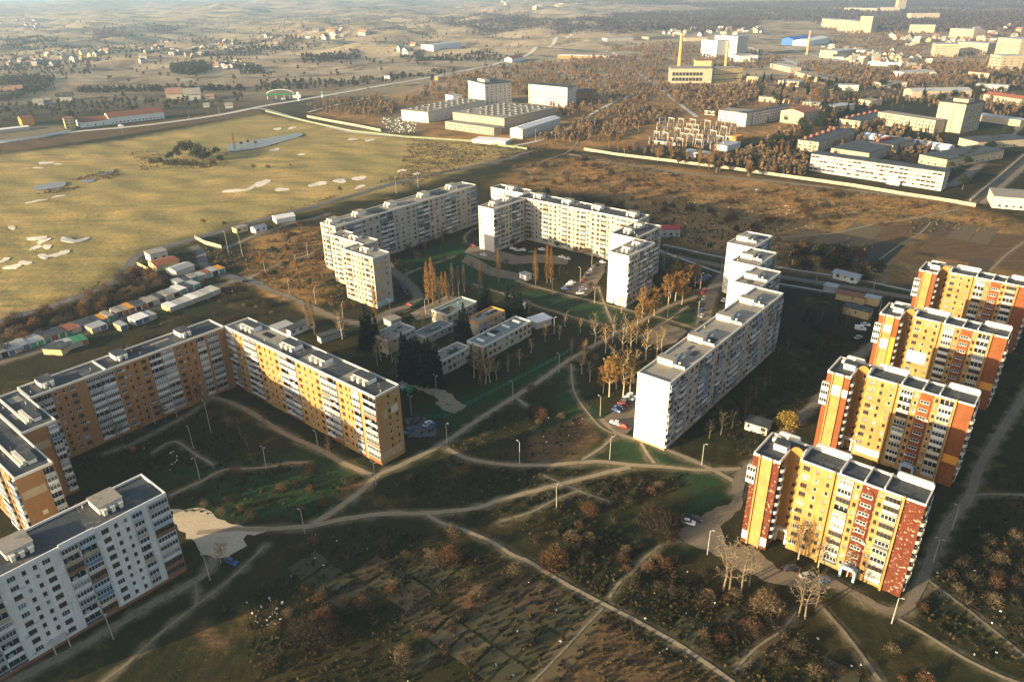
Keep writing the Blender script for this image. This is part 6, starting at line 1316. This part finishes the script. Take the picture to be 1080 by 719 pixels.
# stuff: woods too far away to count, one mesh each
def wood(name, polys, dens, h, cols, spread=.4, k=9, label=None):
    mats = [leafy(name+'_'+str(i), c, tuple(x*.7 for x in c)) for i, c in enumerate(cols)]; V = []; Fm = []
    g = np.random.default_rng(len(polys)*7+int(h*10))
    for px, n in polys:
        P = world_poly(px); x0, y0 = P.min(0); x1, y1 = P.max(0); xs = g.uniform(x0, x1, n*6); ys = g.uniform(y0, y1, n*6); ok = inpoly(P, xs, ys)&(wob(xs, ys, 90 if y0 < 900 else 300, 17) > -1.1+dens); xs = xs[ok][:n]; ys = ys[ok][:n]
        near = ys < 620
        if near.any():
            ld = lanes_d(xs, ys); keep = ~near | (ld > 1); a = xs*UX+ys*UY; b = xs*VX+ys*VY
            for f in FOOT: keep &= ~((a > f[0]-3) & (a < f[1]+3) & (b > f[2]-3) & (b < f[3]+3))
            xs, ys = xs[keep], ys[keep]
        zs = height(xs, ys); N = len(xs); hh = h*g.uniform(.6, 1.25, N); mi = g.integers(0, len(cols), N)
        for j in range(k):
            u_ = g.normal(size=(N, 3)); u_ /= np.linalg.norm(u_, axis=1)[:, None]; R = hh*spread*.8; c = np.stack([xs+u_[:, 0]*R, ys+u_[:, 1]*R, zs+hh*(.55+.40*u_[:, 2])], -1)
            e1 = g.normal(size=(N, 3)); e1 /= np.linalg.norm(e1, axis=1)[:, None]; e2 = np.cross(e1, g.normal(size=(N, 3))); e2 /= np.linalg.norm(e2, axis=1)[:, None]
            s = (hh*spread*g.uniform(.35, .7, N))[:, None]; V.append(np.stack([c-e1*s-e2*s*.7, c+e1*s-e2*s*.8, c+e1*s*.8+e2*s, c-e1*s*.7+e2*s*.8], 1)); Fm.append(mi)
        w = hh[:, None]*np.array([[.025, 0, 0]]); base = np.stack([xs, ys, zs-1], -1); top = np.stack([xs, ys, zs+hh*.7], -1); V.append(np.stack([base-w, base+w, top+w*.4, top-w*.4], 1)); Fm.append(mi)
    V = np.concatenate(V).reshape(-1, 3).astype(np.float32); Fm = np.concatenate(Fm).astype(np.int32); n = len(Fm); me = bpy.data.meshes.new(name)
    me.vertices.add(len(V)); me.vertices.foreach_set('co', V.ravel()); me.loops.add(n*4); me.loops.foreach_set('vertex_index', np.arange(n*4, dtype=np.int32)); me.polygons.add(n); me.polygons.foreach_set('loop_start', np.arange(0, n*4, 4, dtype=np.int32)); me.polygons.foreach_set('loop_total', np.full(n, 4, np.int32)); me.update(calc_edges=True)
    for m in mats: me.materials.append(m)
    me.polygons.foreach_set('material_index', Fm); o = link(name, me); return tag(o, label, 'woodland' if 'wood' in name else 'undergrowth', kind='stuff')
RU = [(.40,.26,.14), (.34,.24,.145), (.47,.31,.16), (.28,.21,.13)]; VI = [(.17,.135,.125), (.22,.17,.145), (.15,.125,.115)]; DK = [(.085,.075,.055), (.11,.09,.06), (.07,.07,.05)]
wood('woodland_scrub', [([(560,150),(600,135),(660,110),(720,120),(690,130),(640,150)], 450), ([(640,110),(640,60),(700,60),(700,90),(735,118),(700,110)], 650), ([(700,92),(800,92),(800,104),(757,124),(730,118)], 600), ([(640,50),(700,45),(800,55),(830,62),(800,74),(700,70)], 900), ([(400,120),(470,82),(560,68),(640,60),(640,100),(615,135),(560,100),(440,110)], 1000), ([(860,64),(930,74),(1000,66),(1080,70),(1080,88),(900,92),(840,70)], 900), ([(650,158),(760,170),(800,180),(850,186),(850,165),(790,160),(750,172)], 250), ([(870,30),(1000,30),(1080,30),(1080,60),(960,70),(880,60)], 1500), ([(318,112),(400,102),(420,115),(410,125),(340,120)], 200), ([(780,84),(1080,62),(1080,125),(1030,125),(960,110),(840,125),(790,125)], 900), ([(870,132),(920,128),(980,145),(1000,150),(1005,175),(960,168),(880,160)], 160), ([(820,140),(850,132),(835,158),(800,160)], 120)], .2, 7.0, RU, .21, 36, 'rusty brown woodland around the works and distant town')
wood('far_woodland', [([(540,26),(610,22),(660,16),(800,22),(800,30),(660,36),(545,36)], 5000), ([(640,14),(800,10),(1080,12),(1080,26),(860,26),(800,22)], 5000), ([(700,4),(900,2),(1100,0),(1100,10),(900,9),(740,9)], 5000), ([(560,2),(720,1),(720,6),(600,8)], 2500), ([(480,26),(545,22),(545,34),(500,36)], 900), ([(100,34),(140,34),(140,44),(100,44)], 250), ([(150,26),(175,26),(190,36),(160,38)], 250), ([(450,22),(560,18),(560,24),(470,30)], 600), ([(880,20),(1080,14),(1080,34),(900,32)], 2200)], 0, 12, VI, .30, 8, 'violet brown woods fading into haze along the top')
wood('dark_woodland', [([(0,45),(30,40),(62,42),(60,50),(10,56)], 420), ([(178,70),(215,66),(225,74),(200,80),(182,78)], 420), ([(0,82),(40,82),(58,84),(50,90),(0,92)], 260), ([(240,50),(300,46),(330,52),(290,58),(250,56)], 320), ([(318,60),(350,56),(385,58),(350,66),(320,68)], 260), ([(0,55),(130,50),(250,42),(255,70),(130,64),(0,68)], 500), ([(83,95),(180,93),(260,94),(260,97),(180,97),(83,99)], 220), ([(0,105),(28,92),(58,90),(30,100),(0,110)], 140), ([(250,70),(275,72),(280,78),(255,80)], 80), ([(420,60),(520,55),(540,62),(440,66)], 200), ([(270,88),(360,86),(440,78),(470,74),(470,78),(360,93),(280,96)], 160), ([(0,60),(100,66),(100,80),(0,82)], 160), ([(380,34),(440,24),(520,30),(440,40)], 120), ([(0,30),(280,20),(560,14),(560,85),(300,100),(0,108)], 1500), ([(0,112),(80,108),(260,100),(260,110),(120,120),(0,130)], 180)], 0, 7, DK, .32, 16, 'dark hedges and copses over the hazy hills at left')
wood('waste_ground_undergrowth', [([(262,719),(262,640),(310,570),(400,548),(560,600),(700,690),(760,740),(260,760)], 1200), ([(560,600),(700,540),(760,600),(900,660),(1090,740),(740,740)], 1300), ([(985,600),(1090,500),(1090,720),(960,650)], 450), ([(400,520),(480,478),(600,495),(720,500),(740,540),(640,580),(500,550)], 700), ([(430,460),(560,425),(610,440),(610,480),(500,485)], 250), ([(180,540),(200,470),(340,490),(390,505),(320,550)], 400), ([(80,470),(240,420),(270,470),(190,500),(90,500)], 500), ([(760,460),(830,400),(930,330),(960,330),(870,420),(800,500)], 500), ([(1050,300),(1090,400),(1090,520),(1000,560)], 400)], .75, .55, [(.055,.046,.022), (.040,.042,.02), (.085,.058,.026), (.14,.105,.05)], .8, 8, 'low dead weeds and undergrowth over the waste ground')
wood('rough_land_undergrowth', [([(560,172),(620,165),(1000,215),(1080,240),(980,245),(830,285),(700,255),(640,205),(520,195)], 2600), ([(265,250),(350,235),(380,330),(262,300)], 700), ([(0,340),(140,285),(260,240),(290,300),(120,340),(0,380)], 900), ([(430,150),(520,165),(420,200),(330,215),(300,222),(420,185)], 900), ([(130,160),(240,162),(240,176),(150,180)], 260), ([(40,205),(80,188),(125,178),(125,186),(60,204)], 260), ([(420,146),(560,156),(620,140),(560,165),(520,168)], 400)], .7, .9, [(.24,.15,.07), (.17,.12,.06), (.32,.21,.10), (.13,.11,.055)], .7, 9, 'brown brush and dead grass over the rough land and golf edge')
# rubbish and small pale litter
V = MB(); 
for px, n in (([(0+270,560),(560,560),(700,640),(560,719),(280,719)], 18), ([(600,540),(720,590),(900,660),(1000,719),(700,700)], 16), ([(700,205),(860,220),(860,245),(720,250)], 90), ([(260,630),(300,630),(300,660),(262,660)], 26), ([(555,440),(620,440),(600,480),(560,480)], 9), ([(402,124),(440,122),(440,140),(405,140)], 110), ([(150,460),(190,470),(190,500),(150,500)], 12), ([(960,560),(1080,560),(1080,700),(1000,700)], 10)):
    for x, y in sample(world_poly(px), n, .6):
        s = random.uniform(.08, .3)*(3 if y > 700 else (1.6 if y > 400 else 1)); z = float(height(x, y)); t = random.uniform(0, 3); c_, s_ = math.cos(t), math.sin(t); V.add((lambda m: (m.box(-s, s, -s*.5, s*.5, -.2, random.uniform(.08, .3)*(4 if y > 700 else 1)), m)[1])(MB()), Matrix.Translation((x, y, z)) @ Matrix.Rotation(t, 4, 'Z'))
tag(V.build('scattered_rubbish', whitewash), 'pale scraps of rubbish and rubble strewn over the waste ground', 'rubbish', kind='stuff')

# ------------------------------------------------------------------ air, light, camera
mb = MB(); mb.box(-16000, 16000, -700, 15900, -40, 175); hz = bpy.data.objects.new('haze', mb.mesh('haze', [])); COL.objects.link(hz); hz['kind'] = 'stuff'; hz['label'] = 'pale air haze over the whole plain'; hz['category'] = 'haze'
m = bpy.data.materials.new('haze'); m.use_nodes = True; t = m.node_tree; t.nodes.remove(t.nodes['Principled BSDF']); pv = t.nodes.new('ShaderNodeVolumePrincipled'); pv.inputs['Color'].default_value = (.50,.72,1,1); pv.inputs['Density'].default_value = HAZE; pv.inputs['Anisotropy'].default_value = .3
t.links.new(pv.outputs[0], t.nodes['Material Output'].inputs['Volume']); hz.data.materials.append(m)
SUN_EL, SUN_TRAVEL = rad(11.0), GRID-rad(21.0)          # the low sun shines towards SUN_TRAVEL (ccw from +x)
w = bpy.data.worlds.new('World'); S.world = w; w.use_nodes = True; t = w.node_tree; bg = t.nodes['Background']; sk = t.nodes.new('ShaderNodeTexSky'); sk.sky_type = 'NISHITA'; sk.sun_disc = False; sk.sun_elevation = SUN_EL; sk.sun_rotation = rad(90)-(SUN_TRAVEL+math.pi); sk.altitude = 300; sk.air_density = .9; sk.dust_density = 3.0; sk.ozone_density = .6
t.links.new(sk.outputs[0], bg.inputs[0]); bg.inputs[1].default_value = SKY
L = bpy.data.lights.new('sun', 'SUN'); L.energy = SUN; L.angle = rad(.5); L.color = (1.0, .79, .48); so = bpy.data.objects.new('sun', L); COL.objects.link(so)
d = Vector((math.cos(SUN_TRAVEL)*math.cos(SUN_EL), math.sin(SUN_TRAVEL)*math.cos(SUN_EL), -math.sin(SUN_EL))); so.rotation_euler = d.to_track_quat('-Z', 'Y').to_euler(); so.location = (-300, -200, 170)
cam = bpy.data.cameras.new('camera'); cam.sensor_width = 36; cam.lens = F_PX/1080*36; cam.clip_end = 40000; cam.clip_start = 1; co = bpy.data.objects.new('camera', cam); COL.objects.link(co)
co.matrix_world = Matrix(((CR[0], CU[0], -CF[0], 0), (CR[1], CU[1], -CF[1], 0), (CR[2], CU[2], -CF[2], CAM_H), (0, 0, 0, 1))); S.camera = co
S.view_settings.view_transform = 'Standard'; S.view_settings.look = 'None'; S.view_settings.gamma = 1; S.view_settings.exposure = EXPO; S.view_settings.use_curve_mapping = False
S.cycles.volume_bounces = 1; S.cycles.max_bounces = 5; S.cycles.diffuse_bounces = 2
print('objects', len(bpy.data.objects), 'verts', sum(len(m.vertices) for m in bpy.data.meshes))
